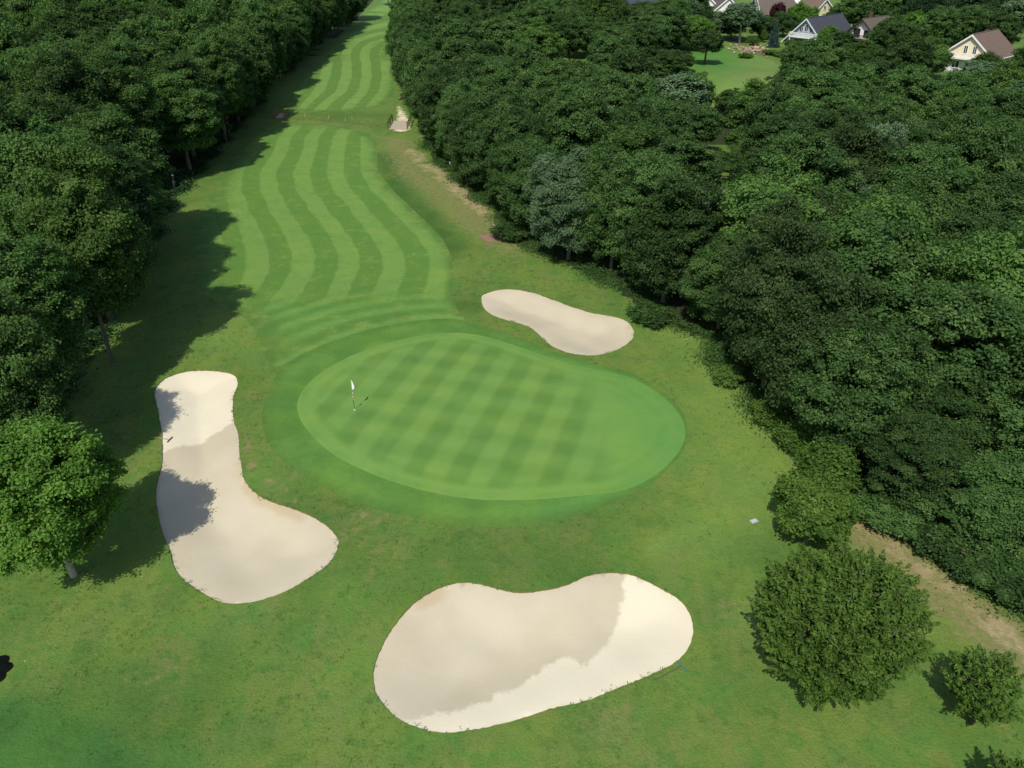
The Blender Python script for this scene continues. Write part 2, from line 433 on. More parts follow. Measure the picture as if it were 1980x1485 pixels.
def build_ground():
    seq = ['B1', 'B2', 'B3', 'green', 'apron', 'fair', 'far', 'path', 'lawn']
    V, E = [], []
    for k in seq:
        p = OUT[k]; n0 = len(V); n = len(p)
        V += [tuple(q) for q in p]; E += [(n0 + i, n0 + (i + 1) % n) for i in range(n)]
    bound = np.array(V)
    near = scatter_grid(-34, 34, 15, 74, .75)
    midp = scatter_grid(-70, 110, 12, 190, 1.8); midp = midp[~((abs(midp[:, 0]) < 34.5) & (midp[:, 1] > 14.5) & (midp[:, 1] < 74.5))]
    dit = scatter_grid(-58, -8, 124, 143, .7)
    far = scatter_grid(-340, 340, -60, 480, 9); far = far[~((far[:, 0] > -71) & (far[:, 0] < 111) & (far[:, 1] > 11) & (far[:, 1] < 191))]
    out = scatter_grid(-3200, 3200, -1500, 5000, 320); out = out[~((abs(out[:, 0]) < 360) & (out[:, 1] > -80) & (out[:, 1] < 500))]
    P = np.r_[near, midp, dit, far, out]
    # drop points too near an outline
    cell = {}
    for q in bound: cell.setdefault((int(q[0] // 1), int(q[1] // 1)), []).append(q)
    keep = []
    for q in P:
        i, j = int(q[0] // 1), int(q[1] // 1); ok = True
        for a in (-1, 0, 1):
            for b in (-1, 0, 1):
                for c in cell.get((i + a, j + b), ()):
                    if (c[0] - q[0]) ** 2 + (c[1] - q[1]) ** 2 < .07: ok = False
        keep.append(ok)
    P = P[np.array(keep)]
    V += [tuple(q) for q in P]
    v, e, f, *_ = delaunay_2d_cdt([Vector(q) for q in V], E, [], 0, 1e-5, False)
    v = np.array([(q.x, q.y) for q in v]); f = np.array([q for q in f if len(q) == 3])
    return v, f

GV, GF = build_ground()
GCEN = GV[GF].mean(1)
region = np.full(len(GF), 'rough', dtype=object)
bb = lambda poly, p: (p[:, 0] > poly[:, 0].min()) & (p[:, 0] < poly[:, 0].max()) & (p[:, 1] > poly[:, 1].min()) & (p[:, 1] < poly[:, 1].max())
def mark(name, poly):
    c = np.where(bb(poly, GCEN))[0]
    region[c[inside(poly, GCEN[c])]] = name
for k in ('rwood', 'lwood', 'lawn', 'far', 'fair', 'path', 'apron', 'green', 'B1', 'B2', 'B3'): mark(k, OUT[k])
CLEAR = np.array([flat(*q) for q in [(1330, 420), (1460, 420), (1455, 330), (1450, 215), (1380, 215), (1340, 330)]])
region[inside(CLEAR, GCEN)] = 'rough'
# a fairway strip does not run under the wood floor
GZ = terrain(GV[:, 0], GV[:, 1])

def region_mesh(name, key, mat, z=None, attrs=None, label=None):
    F = GF[region == key]; u, inv = np.unique(F, return_inverse=True)
    F = inv.reshape(F.shape); xy = GV[u]
    a, b, c = xy[F[:, 0]], xy[F[:, 1]], xy[F[:, 2]]
    flip = ((b - a)[:, 0] * (c - a)[:, 1] - (b - a)[:, 1] * (c - a)[:, 0]) < 0
    F[flip] = F[flip][:, ::-1]
    zz = GZ[u] if z is None else z(xy)
    o = mesh_obj(name, np.c_[xy, zz], F, mat, None, True)
    for k, fn in (attrs or {}).items(): fattr(o.data, k, fn(xy))
    tag(o, label, None, None, 'structure')
    return o

def blob(lst, soft=1.0):
    """sum of soft spots given as (px, py, radius_m, strength)"""
    L = [(*ground(a, b), r, s) for a, b, r, s in lst]
    def f(p):
        o = np.zeros(len(p))
        for x, y, r, s in L: o = np.maximum(o, s * np.exp(-(((p[:, 0] - x) ** 2 + (p[:, 1] - y) ** 2) / r ** 2)))
        return o
    return f
def strip(pxl, w, s):
    L = pts(pxl)
    return lambda p: s * np.exp(-(dist(L, p, False) / w) ** 2)
def vmax(*fs): return lambda p: np.max([f(p) for f in fs], 0)

dirt = vmax(strip([(795, 292), (830, 325), (870, 352), (905, 385), (945, 415), (978, 445)], 1.6, .9), blob([(955, 460, 1.3, .7), (1250, 622, 1.2, .6), (1330, 655, 1., .5)]),
            strip([(1640, 985), (1700, 1035), (1760, 1085), (1820, 1125), (1900, 1185), (2000, 1265)], 1.0, .75), strip([(1900, 1205), (1945, 1235), (2000, 1280)], .5, 1.),
            strip([(1390, 730), (1450, 830), (1500, 865), (1545, 905)], .5, .52), strip([(450, 226), (560, 232), (640, 236), (700, 243), (760, 250)], .6, .22))
dry = vmax(strip([(770, 270), (790, 330), (850, 370), (930, 440), (1000, 480)], 3.2, .6), strip([(1640, 1000), (1760, 1100), (1860, 1170), (2000, 1270)], 2.2, .8),
           strip([(475, 850), (490, 905), (530, 945), (580, 970)], .35, .75), strip([(480, 230), (600, 234), (760, 250)], 2.5, .35), blob([(700, 1010, 2.5, .4), (1420, 1180, 2., .4), (1200, 1420, 3, .35), (300, 1300, 2.5, .3), (460, 680, 3, .3)]))
lush = vmax(strip([(1330, 640), (1400, 800), (1440, 960), (1400, 1040)], 3.5, .6), strip([(1500, 890), (1430, 960), (1370, 1010), (1260, 1060)], .8, .8), strip([(1470, 930), (1390, 1000), (1290, 1040)], .5, .7), strip([(1440, 1010), (1450, 1090), (1440, 1200)], .6, .6), blob([(460, 640, 5, .6), (600, 180, 14, .5), (700, 30, 30, .6), (1480, 920, 3, .6)]))
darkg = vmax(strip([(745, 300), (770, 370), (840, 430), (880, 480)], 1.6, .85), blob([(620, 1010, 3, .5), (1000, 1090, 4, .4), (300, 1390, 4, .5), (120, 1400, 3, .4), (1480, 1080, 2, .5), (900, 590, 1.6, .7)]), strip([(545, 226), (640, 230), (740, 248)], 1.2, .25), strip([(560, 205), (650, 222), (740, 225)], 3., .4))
MOWN = pts([(-200, 1345), (0, 1352), (110, 1372), (200, 1410), (270, 1450), (330, 1500), (340, 1620), (-300, 1620)])
mown = lambda p: sstep(np.where(inside(MOWN, p), 1, -1) * dist(MOWN, p), -.5, .3)
M_ROUGH = mat_rough()
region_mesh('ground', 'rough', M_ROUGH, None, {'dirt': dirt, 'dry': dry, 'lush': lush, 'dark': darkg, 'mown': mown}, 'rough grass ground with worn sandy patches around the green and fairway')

# fairway stripes: boundary positions traced row by row
ROWS_N = {265.5: [(0,1185),(1,1115),(2,1028),(3,940),(4,847),(5,760),(6,670),(7,590),(8,490)], 296: [(0,1222),(1,1108),(2,1015),(3,910),(4,830),(5,740),(6,645),(7,550),(8,455)],
  332: [(0,1225),(1,1115),(2,1000),(3,895),(4,785),(5,685),(6,570),(7,470),(8,365)], 362: [(0,1300),(1,1170),(2,1040),(3,930),(4,805),(5,695),(6,585),(7,470),(8,350),(9,235)],
  399: [(0,1430),(1,1290),(2,1140),(3,1040),(4,890),(5,780),(6,640),(7,520),(8,390),(9,270)], 435: [(0,1550),(1,1400),(2,1250),(3,1130),(4,980),(5,870),(6,720),(7,600),(8,455),(9,335)],
  462: [(0,1640),(1,1490),(2,1330),(3,1190),(4,1060),(5,930),(6,790),(7,645),(8,500),(9,360),(10,235)], 493: [(0,1690),(1,1555),(2,1390),(3,1250),(4,1105),(5,970),(6,825),(7,675),(8,530),(9,380),(10,248)],
  523: [(0,1705),(1,1555),(2,1400),(3,1255),(4,1100),(5,965),(6,815),(7,665),(8,530),(9,375),(10,240)], 553: [(0,1695),(1,1530),(2,1365),(3,1215),(4,1050),(5,925),(6,765),(7,615),(8,480),(9,340)],
  584: [(0,1700),(1,1500),(2,1330),(3,1180),(4,1020),(5,880),(6,700),(7,540),(8,400)]}
ROWS_N = {y: [(k, 360 + x / 3.3) for k, x in r] for y, r in ROWS_N.items()}
ROWS_F = {199.5: [1120,1040,950,870,755,670,600,540], 177: [1200,1115,1030,960,865,790,700,615], 151.5: [1215,1140,1062,985,910,825,745,660], 126: [1212,1138,1060,990,913,840,765,690],
  108.6: [1200,1120,1045,965,890,825,760,690], 93: [1205,1140,1065,990,915,850,780,715], 83: [1290,1215,1125,1040,960,885,815,740], 76: [1420,1320,1220,1110,1010,930,850,770], 66: [1650,1530,1420,1300,1180,1060,950,850], 50: [2000,1870,1750,1620,1490,1350,1200,1050], 30: [2450,2300,2150,2000,1850,1680,1500,1320]}
ROWS_F = {y: [(k, 450 + x / 3.96) for k, x in enumerate(r)] for y, r in ROWS_F.items()}
def stripe_u(rows):
    ys, tab = [], []
    ks = np.arange(-6, 16)
    for py in sorted(rows, reverse=True):
        X = [(k, flat(px, py)[0]) for k, px in rows[py]]
        k0, x0 = X[0]; k1, x1 = X[-1]; w = (x1 - x0) / (k1 - k0)
        xs = [np.interp(k, [a for a, _ in X], [b for _, b in X]) if k0 <= k <= k1 else (x0 + (k - k0) * w if k < k0 else x1 + (k - k1) * w) for k in ks]
        ys.append(flat(990, py)[1]); tab.append(xs)
    ys, tab = np.array(ys), np.array(tab)
    def f(p):
        o = np.zeros(len(p))
        for i, (x, y) in enumerate(p):
            j = int(np.clip(np.searchsorted(ys, y) - 1, 0, len(ys) - 2)); t = np.clip((y - ys[j]) / (ys[j + 1] - ys[j]), 0, 1)
            t = t * t * (3 - 2 * t) * .35 + t * .65
            row = tab[j] * (1 - t) + tab[j + 1] * t
            o[i] = np.interp(-x, -row, ks)
        return o
    return f
dap = lambda p: dist(OUT['apron'], p)
def fair_edge(p):
    d_ = dist(OUT['fair'], p); a_ = dist(OUT['apron'], p)
    w_ = np.where(p[:, 0] < -8 - .55 * (p[:, 1] - 60) * .55, 3.2, .9)
    return np.clip(np.maximum(d_ / w_, sstep(a_, 1.2, .3)), 0, 1)
wapp = lambda p: 1 - sstep(p[:, 1] - .12 * (p[:, 0] + 10), flat(990, 600)[1], flat(990, 553)[1])
one = lambda p: np.zeros(len(p))
region_mesh('fairway', 'fair', mat_fairway('fairway_turf', lin(110, 147, 71, GK), lin(91, 130, 56, GK)), None, {'u': stripe_u(ROWS_N), 'dap': dap, 'wapp': wapp, 'edge': fair_edge}, 'near fairway mown in wavy light and dark green stripes')
region_mesh('fairway', 'far', mat_fairway('far_fairway_turf', lin(114, 150, 74, GK), lin(91, 129, 56, GK)), None, {'u': stripe_u(ROWS_F), 'dap': one, 'wapp': one, 'edge': lambda p: np.clip(dist(OUT['far'], p) / 2.2, 0, 1)}, 'far fairway beyond the small bridges with curving light and dark stripes')
# green: the two mowing directions measured on the ground
A, B = np.array(ground(1155, 745)), np.array(ground(1085, 920))
d = (B - A) / np.hypot(*(B - A)); n1 = np.array([-d[1], d[0]]); n1 = n1 if n1[0] > 0 else -n1
c1 = np.array(ground(957, 795)); per1 = abs((np.array(ground(1039, 795)) - c1) @ n1)
A2, B2 = np.array(ground(780, 770)), np.array(ground(1040, 812))
d2 = (B2 - A2) / np.hypot(*(B2 - A2)); n2 = np.array([-d2[1], d2[0]])
c2 = (A2 + B2) / 2; per2 = 2.75
off1 = -.5 - 0.0; off2 = -.5 - ((c2 - c1) @ n2) * 2 / per2
region_mesh('putting_green', 'green', mat_green((n1, off1, per1), (n2, off2, per2), c1), None, {'din': lambda p: dist(OUT['green'], p)}, 'oval putting green with a faint checkerboard of mowing lines')
region_mesh('apron', 'apron', mat_apron(), None, {'dap': dap}, 'close mown darker grass ring around the putting green')
region_mesh('lawn', 'lawn', mat_lawn(), None, {'dry': blob([(1480, 150, 10, .8), (1500, 125, 9, .6), (1390, 165, 10, .5)])}, 'open sunlit lawn below the houses')
region_mesh('path', 'path', mat_path(), lambda p: terrain(p[:, 0], p[:, 1]) + .02, {'edge': lambda p: np.clip(dist(OUT['path'], p) / 1.6, 0, 1)}, 'pale sandy path leading over the small wooden bridge')
M_FLOOR = mat_forest_floor()
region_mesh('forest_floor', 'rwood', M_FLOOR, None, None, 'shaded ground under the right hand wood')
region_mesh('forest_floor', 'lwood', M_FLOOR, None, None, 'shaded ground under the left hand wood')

# ------------------------------------------------------------------ bunkers: recessed sand bowls with a turf lip
M_SAND = mat_sand()
M_LIP = mat_simple('turf_lip', lin(140, 122, 84, .8), .95, .1, .4, 6, .5, (.5, .7, .4))
DRY2 = pts([(1208,1126),(1199,1168),(1181,1221),(1153,1253),(1128,1276),(1111,1267),(1100,1253),(1069,1271),(1033,1294),(991,1320),(948,1349),(906,1363),(839,1373),(768,1389),(700,1440),(1000,1460),(1400,1300),(1380,1100),(1230,1080)])
DRY1 = pts([(290,890),(320,868),(372,852),(400,842),(425,828),(455,812),(520,760),(470,690),(280,690)])
def bunker(key, label, depth, dryp, stain):
    P = OUT[key]; step = .26
    g = scatter_grid(P[:, 0].min(), P[:, 0].max(), P[:, 1].min(), P[:, 1].max(), step)
    g = g[inside(P, g)]; g = g[dist(P, g) > .14]
    n = len(P)
    v, e, f, *_ = delaunay_2d_cdt([Vector(q) for q in np.r_[P, g]], [(i, (i + 1) % n) for i in range(n)], [], 1, 1e-5, False)
    v = np.array([(q.x, q.y) for q in v]); f = [q if ((v[q[1]] - v[q[0]])[0] * (v[q[2]] - v[q[0]])[1] - (v[q[1]] - v[q[0]])[1] * (v[q[2]] - v[q[0]])[0]) > 0 else q[::-1] for q in f]
    d = dist(P, v)
    base = terrain(P[:, 0], P[:, 1])
    z = np.array([0.] * len(v))
    zr = terrain(v[:, 0], v[:, 1])
    z = zr - .045 - depth * sstep(d, -.3, 3.2) + .02 * np.sin(v[:, 0] * 2.1) * np.sin(v[:, 1] * 1.7)
    root = mesh_obj('sand_bunker', np.c_[v, z], f, M_SAND, None, True)
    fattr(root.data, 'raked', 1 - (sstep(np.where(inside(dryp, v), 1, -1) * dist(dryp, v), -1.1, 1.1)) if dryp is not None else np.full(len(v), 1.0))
    fattr(root.data, 'stain', stain(v))
    # lip
    bz = terrain(P[:, 0], P[:, 1])
    V = [(*P[i], bz[i] + .012) for i in range(n)] + [(*P[i], bz[i] - .13) for i in range(n)]
    mesh_obj('turf_lip', V, [(i, (i + 1) % n, n + (i + 1) % n, n + i) for i in range(n)], M_LIP, root)
    tag(root, label, 'bunker')
    return root
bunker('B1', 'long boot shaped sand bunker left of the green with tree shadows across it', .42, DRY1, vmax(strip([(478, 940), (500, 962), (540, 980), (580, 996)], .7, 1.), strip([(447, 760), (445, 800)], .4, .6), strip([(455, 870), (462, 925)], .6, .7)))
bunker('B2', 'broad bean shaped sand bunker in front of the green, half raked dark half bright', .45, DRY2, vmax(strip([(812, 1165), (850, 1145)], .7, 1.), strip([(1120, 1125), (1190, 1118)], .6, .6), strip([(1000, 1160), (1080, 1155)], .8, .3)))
bunker('B3', 'smaller peanut shaped sand bunker behind the green near the right hand wood', .4, None, blob([(1216, 632, .5, 1.)]))

# ------------------------------------------------------------------ foliage
LEAF_OAK = mat_leaf('oak_leaves', (.026, .064, .016), (.056, .118, .030), (.104, .184, .048), .3, .35, .5)
LEAF_LEFT = mat_leaf('left_wood_leaves', (.026, .062, .016), (.056, .122, .027), (.105, .186, .044), .3, .35, .5)
LEAF_LIGHT = mat_leaf('light_leaves', (.062, .145, .020), (.112, .235, .036), (.175, .325, .060), .35, .3, .55, .004, .2)
LEAF_CHERRY = mat_leaf('cherry_leaves', (.044, .094, .016), (.090, .170, .030), (.150, .245, .050), .35, .2, .55, .004, .15)
LEAF_WILLOW = mat_leaf('grey_green_leaves', (.062, .118, .054), (.104, .182, .084), (.150, .235, .118), .28, .4, .5, .004, .3)
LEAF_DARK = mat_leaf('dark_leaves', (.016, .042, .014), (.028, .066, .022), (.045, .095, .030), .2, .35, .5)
LEAF_YELLOW = mat_leaf('yellow_green_leaves', (.050, .110, .018), (.085, .165, .030), (.130, .220, .045), .35, .3, .55)
LEAF_BROWN = mat_leaf('olive_leaves', (.030, .062, .017), (.054, .098, .028), (.090, .138, .042), .25, .35, .5)
LEAF_SPRUCE = mat_leaf('blue_spruce_needles', (.040, .085, .070), (.062, .120, .100), (.095, .165, .140), .1, .3, .6)
LEAF_RED = mat_leaf('dark_red_leaves', (.030, .008, .012), (.055, .014, .018), (.08, .025, .025), .2, .3, .5)
BARK = mat_simple('grey_bark', (.13, .115, .09), .9, .1, .4, 9, .5)
BARK_PALE = mat_simple('pale_bark', (.36, .33, .28), .85, .1, .4, 9, .4)
BARK_DARK = mat_simple('dark_bark', (.06, .05, .04), .9, .1, .4, 9, .5)

def unit(v): return v / np.maximum(np.linalg.norm(v, axis=-1, keepdims=True), 1e-9)

def leaf_mesh(name, c, nrm, size, tone, mat, asp=.62):
    n = len(c); rnd = RNG.normal(size=(n, 3))
    t = unit(np.cross(nrm, rnd)); b = np.cross(nrm, t)
    L = size[:, None] * .5; W = L * asp
    fold = nrm * (size[:, None] * .10)
    v = np.empty((n, 4, 3)); v[:, 0] = c - t * L; v[:, 1] = c + b * W + fold; v[:, 2] = c + t * L; v[:, 3] = c - b * W + fold
    me = bpy.data.meshes.new(name)
    me.vertices.add(n * 4); me.vertices.foreach_set('co', v.reshape(-1).astype(np.float32))
    me.loops.add(n * 4); me.loops.foreach_set('vertex_index', np.arange(n * 4, dtype=np.int32))
    me.polygons.add(n); me.polygons.foreach_set('loop_start', np.arange(0, n * 4, 4, dtype=np.int32))
    me.update(calc_edges=True); me.validate()
    me.materials.append(mat)
    fattr(me, 'tone', np.repeat(tone, 4))
    return me

def crown_clumps(n, R, H, zc, lobes, low=-.55, rim=.72):
    """clump centres on an uneven, lobed dome (local space)"""
    k = np.arange(n * 2); z = 1 - (k + .5) / (n * 2) * 2; ph = k * 2.39996 + RNG.uniform(0, 6.28)
    d = np.c_[np.sqrt(1 - z * z) * np.cos(ph), np.sqrt(1 - z * z) * np.sin(ph), z]
    d = unit(d + RNG.normal(0, .12, d.shape)); d = d[d[:, 2] > low]
    ld = unit(np.c_[RNG.normal(size=(lobes, 2)), RNG.uniform(-.1, .9, lobes)])
    cosm = (d @ ld.T).max(1)
    rad = rim + .34 * np.exp(-((1 - cosm) / .13)) + RNG.normal(0, .11, len(d))
    rad = np.clip(rad, .35, 1.16)
    c = d * rad[:, None] * np.array([R, R, H]) + np.array([0, 0, zc])
    return c, d

def fill_leaves(c, d, rc, per, size, sub=11, up=.55, flat_=.70, inner=.12, spread=.36):
    P, N, S, T = [], [], [], []
    for i in range(len(c)):
        r = rc * RNG.uniform(.6, 1.35); o = unit(d[i] * .8 + np.array([0, 0, up]))
        v = unit(RNG.normal(size=(sub, 3)) + o * 1.0)
        sc = c[i] + v * r * np.array([1, 1, flat_])
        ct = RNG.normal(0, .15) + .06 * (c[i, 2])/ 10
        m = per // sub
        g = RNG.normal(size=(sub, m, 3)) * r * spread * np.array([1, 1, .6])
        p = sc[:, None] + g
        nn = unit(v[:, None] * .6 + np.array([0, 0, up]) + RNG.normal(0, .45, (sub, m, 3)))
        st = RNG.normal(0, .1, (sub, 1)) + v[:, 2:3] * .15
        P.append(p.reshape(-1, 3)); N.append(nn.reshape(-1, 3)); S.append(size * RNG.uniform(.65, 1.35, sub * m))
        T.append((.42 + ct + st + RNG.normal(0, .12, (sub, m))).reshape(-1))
    P, N, S, T = map(np.concatenate, (P, N, S, T))
    k = int(len(P) * inner)
    if k:
        j = RNG.integers(0, len(P), k); cm = c.mean(0)
        q = cm + (P[j] - cm) * RNG.uniform(.35, .85, (k, 1))
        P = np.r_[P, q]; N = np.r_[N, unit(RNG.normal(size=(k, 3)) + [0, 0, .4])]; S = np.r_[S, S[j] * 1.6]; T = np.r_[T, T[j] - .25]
    return P, N, S, T

def trunk_mesh(name, h, r, mat, limbs=5, lean=.0, spread=2.2, start=.3):
    b = MB(); top = Vector((lean, RNG.uniform(-.3, .3), h))
    path = [Vector((0, 0, -.35)), Vector((0, 0, .25))] + [Vector((top.x * t + RNG.normal(0, .05), top.y * t + RNG.normal(0, .05), h * t)) for t in (.2, .4, .6, .8, 1)]
    b.tube(path, [r * 1.5, r * 1.08, r * .95, r * .8, r * .6, r * .38, r * .12], 9)
    for k in range(limbs):
        t = RNG.uniform(start, .8); a = k * 2.4 + RNG.uniform(-.4, .4); p = Vector((top.x * t, top.y * t, h * t)); L = spread * RNG.uniform(.7, 1.15)
        q = [p, p + Vector((math.cos(a) * L * .35, math.sin(a) * L * .35, L * .30)), p + Vector((math.cos(a) * L * .7, math.sin(a) * L * .7, L * .55)), p + Vector((math.cos(a) * L, math.sin(a) * L, L * .95))]
        b.tube(q, [r * .42, r * .3, r * .2, r * .06], 6)
    me = bpy.data.meshes.new(name)
    me.from_pydata([tuple(v) for v in b.v], [], b.f); me.materials.append(mat)
    me.polygons.foreach_set('use_smooth', [True] * len(me.polygons))
    return me

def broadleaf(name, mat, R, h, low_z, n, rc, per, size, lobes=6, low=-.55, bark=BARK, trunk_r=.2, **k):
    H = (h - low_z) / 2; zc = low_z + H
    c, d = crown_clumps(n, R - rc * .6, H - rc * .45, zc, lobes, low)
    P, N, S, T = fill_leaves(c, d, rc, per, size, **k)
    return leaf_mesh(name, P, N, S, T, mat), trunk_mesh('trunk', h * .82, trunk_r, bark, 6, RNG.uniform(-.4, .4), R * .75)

LEAF_MID = mat_leaf('mid_green_leaves', (.042, .096, .020), (.080, .160, .034), (.130, .225, .054), .3, .3, .55)
# shared shapes, each about 11 m tall and 7 to 8 m wide before scaling
KINDS = {}
def kind(key, variants, **k): KINDS[key] = [broadleaf('crown', **k) for _ in range(variants)]
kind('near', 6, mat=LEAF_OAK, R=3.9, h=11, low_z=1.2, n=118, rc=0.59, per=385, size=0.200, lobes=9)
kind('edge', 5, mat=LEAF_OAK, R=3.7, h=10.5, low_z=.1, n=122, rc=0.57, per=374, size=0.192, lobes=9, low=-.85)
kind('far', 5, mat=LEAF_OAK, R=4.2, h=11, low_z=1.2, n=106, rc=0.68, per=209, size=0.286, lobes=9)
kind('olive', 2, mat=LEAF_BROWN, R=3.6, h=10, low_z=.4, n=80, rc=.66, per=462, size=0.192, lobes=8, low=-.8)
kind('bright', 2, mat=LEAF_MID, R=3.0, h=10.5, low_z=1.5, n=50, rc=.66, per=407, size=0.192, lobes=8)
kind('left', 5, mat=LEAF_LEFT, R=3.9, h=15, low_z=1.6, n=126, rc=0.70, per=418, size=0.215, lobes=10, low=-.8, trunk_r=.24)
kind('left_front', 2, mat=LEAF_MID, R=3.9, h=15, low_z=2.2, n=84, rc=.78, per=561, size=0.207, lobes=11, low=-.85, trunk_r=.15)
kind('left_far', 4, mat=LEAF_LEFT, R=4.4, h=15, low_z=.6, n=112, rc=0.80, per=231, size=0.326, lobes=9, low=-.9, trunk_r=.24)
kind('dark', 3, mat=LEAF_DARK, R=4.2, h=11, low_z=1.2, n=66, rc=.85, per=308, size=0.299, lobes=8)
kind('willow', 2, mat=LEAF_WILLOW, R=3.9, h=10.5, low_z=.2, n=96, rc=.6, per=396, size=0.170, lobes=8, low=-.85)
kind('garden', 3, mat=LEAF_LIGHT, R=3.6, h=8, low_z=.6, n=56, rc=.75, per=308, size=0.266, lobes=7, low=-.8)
kind('garden_dark', 3, mat=LEAF_OAK, R=3.6, h=8, low_z=.6, n=56, rc=.75, per=308, size=0.266, lobes=7, low=-.8)
kind('garden_mid', 2, mat=LEAF_MID, R=4.0, h=11, low_z=1.2, n=74, rc=.75, per=297, size=.28, lobes=8)
kind('birch', 2, mat=LEAF_WILLOW, R=2.6, h=11, low_z=3.4, n=50, rc=.7, per=165, size=.34, lobes=8, bark=BARK_PALE)
kind('shrub', 3, mat=LEAF_CHERRY, R=1.5, h=2.2, low_z=-.1, n=30, rc=.40, per=198, size=.16, lobes=6, low=-.3)
kind('dark_shrub', 3, mat=LEAF_OAK, R=1.6, h=2.4, low_z=-.1, n=32, rc=.42, per=165, size=.2, lobes=6, low=-.3)
kind('yellow_shrub', 2, mat=LEAF_YELLOW, R=1.5, h=2.0, low_z=-.1, n=26, rc=.42, per=165, size=.2, lobes=6, low=-.3)
kind('red', 1, mat=LEAF_RED, R=1.6, h=3.4, low_z=.6, n=30, rc=.45, per=132, size=.3, lobes=6)

def place(name, key, x, y, sx, sz, label, group=None, cat='tree', rot=None, var=None, z=None):
    V = KINDS[key]; cm, tm = V[RNG.integers(len(V)) if var is None else var]
    r = empty(name, (x, y, gz(x, y) if z is None else z), RNG.uniform(0, 6.28) if rot is None else rot)
    r.scale = (sx, sx, sz)
    c = bpy.data.objects.new('crown', cm); COL.objects.link(c); c.parent = r
    if tm is not None:
        t = bpy.data.objects.new('trunk', tm); COL.objects.link(t); t.parent = r
    tag(r, label, cat, group)
    return r

# ------------------------------------------------------------------ what must stay visible: points no crown may cover
PROT = []
def prot(x, y, z): PROT.append((x, y, z))
for q in [(1300, 92), (1320, 98), (1400, 108), (1400, 125), (1400, 145), (1440, 120), (1440, 140), (1480, 135), (1500, 150), (1450, 158), (1390, 96), (1415, 160), (1345, 122), (1380, 122), (1440, 98), (1480, 100), (1500, 85)]:
    prot(*flat(*q), .3)
PUT = ground(1391, 386)
for dz in (.3, .8, 1.3): prot(PUT[0], PUT[1], gz(*PUT) + dz)
STAND = ground(338, 366)
for dz in (.3, 1.0, 1.6): prot(STAND[0], STAND[1], gz(*STAND) + dz)
for q in [(1388, 352), (1394, 335), (1400, 300), (1404, 270), (1408, 240)]: prot(*ground(*q), gz(*ground(*q)) + .2)
for q in [(752, 244), (793, 243), (775, 225), (768, 205), (740, 210)]: prot(*flat(*q), .5)

HOUSES = {}   # name: (x, y) footprint centre and radius, filled below; the visible points of each house
def hp(px, py, Y):
    """point at distance Y seen at a pixel"""
    a, b = (px - CX) / FOC, (CY - py) / FOC
    dx, dy, dz = a, CP + b * SP, -SP + b * CP
    t = Y / dy
    return (dx * t, Y, CAMH + dz * t)
for q in [(1850, 100, 173), (1885, 72, 175), (1900, 95, 173), (1930, 80, 178), (1960, 100, 180), (1875, 95, 173)]: prot(*hp(*q))
for q in [(1535, 72, 208), (1562, 42, 209), (1590, 70, 207), (1620, 50, 214), (1640, 60, 216), (1562, 74, 207)]: prot(*hp(*q))
for q in [(1650, 60, 205), (1665, 70, 203), (1680, 45, 207), (1710, 42, 210), (1660, 78, 203)]: prot(*hp(*q))
for q in [(1590, 10, 250), (1605, 15, 250), (1570, 4, 252), (1410, 12, 252), (1400, 6, 252), (1425, 12, 252), (1375, 6, 262), (1490, 10, 248), (1520, 12, 248), (1480, 18, 246), (1225, 8, 270), (1260, 6, 270), (1215, 12, 268)]: prot(*hp(*q))
PROT = np.array(PROT)
CAM = np.array([0, 0, CAMH])
def covers(x, y, z, R, h, low=.15):
    """does a crown at x, y hide a protected point?"""
    c = np.array([x, y, z + h * (.5 + low / 2)]); s = np.array([R, R, h * (.5 - low / 2)]) * .97
    a = (CAM - c) / s; e = (PROT - c) / s; d = e - a
    t = np.clip(-(a * d).sum(1) / (d * d).sum(1), 0, 1)
    m = a + d * t[:, None]
    return bool((((m * m).sum(1) < 1) & (t < .995)).any())

FOOT = [(93, 180, 10), (76, 217, 11), (87, 211, 9), (88, 258, 8), (61, 258, 7), (76, 256, 9), (38, 277, 9), (55, 268, 6)]
def on_house(x, y, R): return any((x - a) ** 2 + (y - b) ** 2 < (r + R * .6) ** 2 for a, b, r in FOOT)
LAWN = OUT['lawn']; LAWN_BIG = chaikin(np.array([flat(*q) for q in [(1292, 80), (1380, 55), (1500, 55), (1640, 55), (1660, 92), (1540, 112), (1530, 150), (1512, 172), (1340, 172), (1310, 130)]]), 1)

CAND = []   # (x, y, R, h, key, zone)
def scatter(poly_fn, x0, x1, y0, y1, sp, tries, make):
    for _ in range(tries):
        x, y = RNG.uniform(x0, x1), RNG.uniform(y0, y1)
        if not poly_fn(x, y): continue
        s = sp(x, y)
        if any((x - a[0]) ** 2 + (y - a[1]) ** 2 < ((s + a[6]) / 2) ** 2 for a in CAND): continue
        q = make(x, y)
        if q is None: continue
        CAND.append((*q, s))

def px_ok(x, y, h, m=70):
    a, b = to_px(x, y, gz(x, y) + h); a2, b2 = to_px(x, y, gz(x, y))
    return -m < a < 1980 + m * 2.4 and b < 1485 + m and max(b, b2) > -40

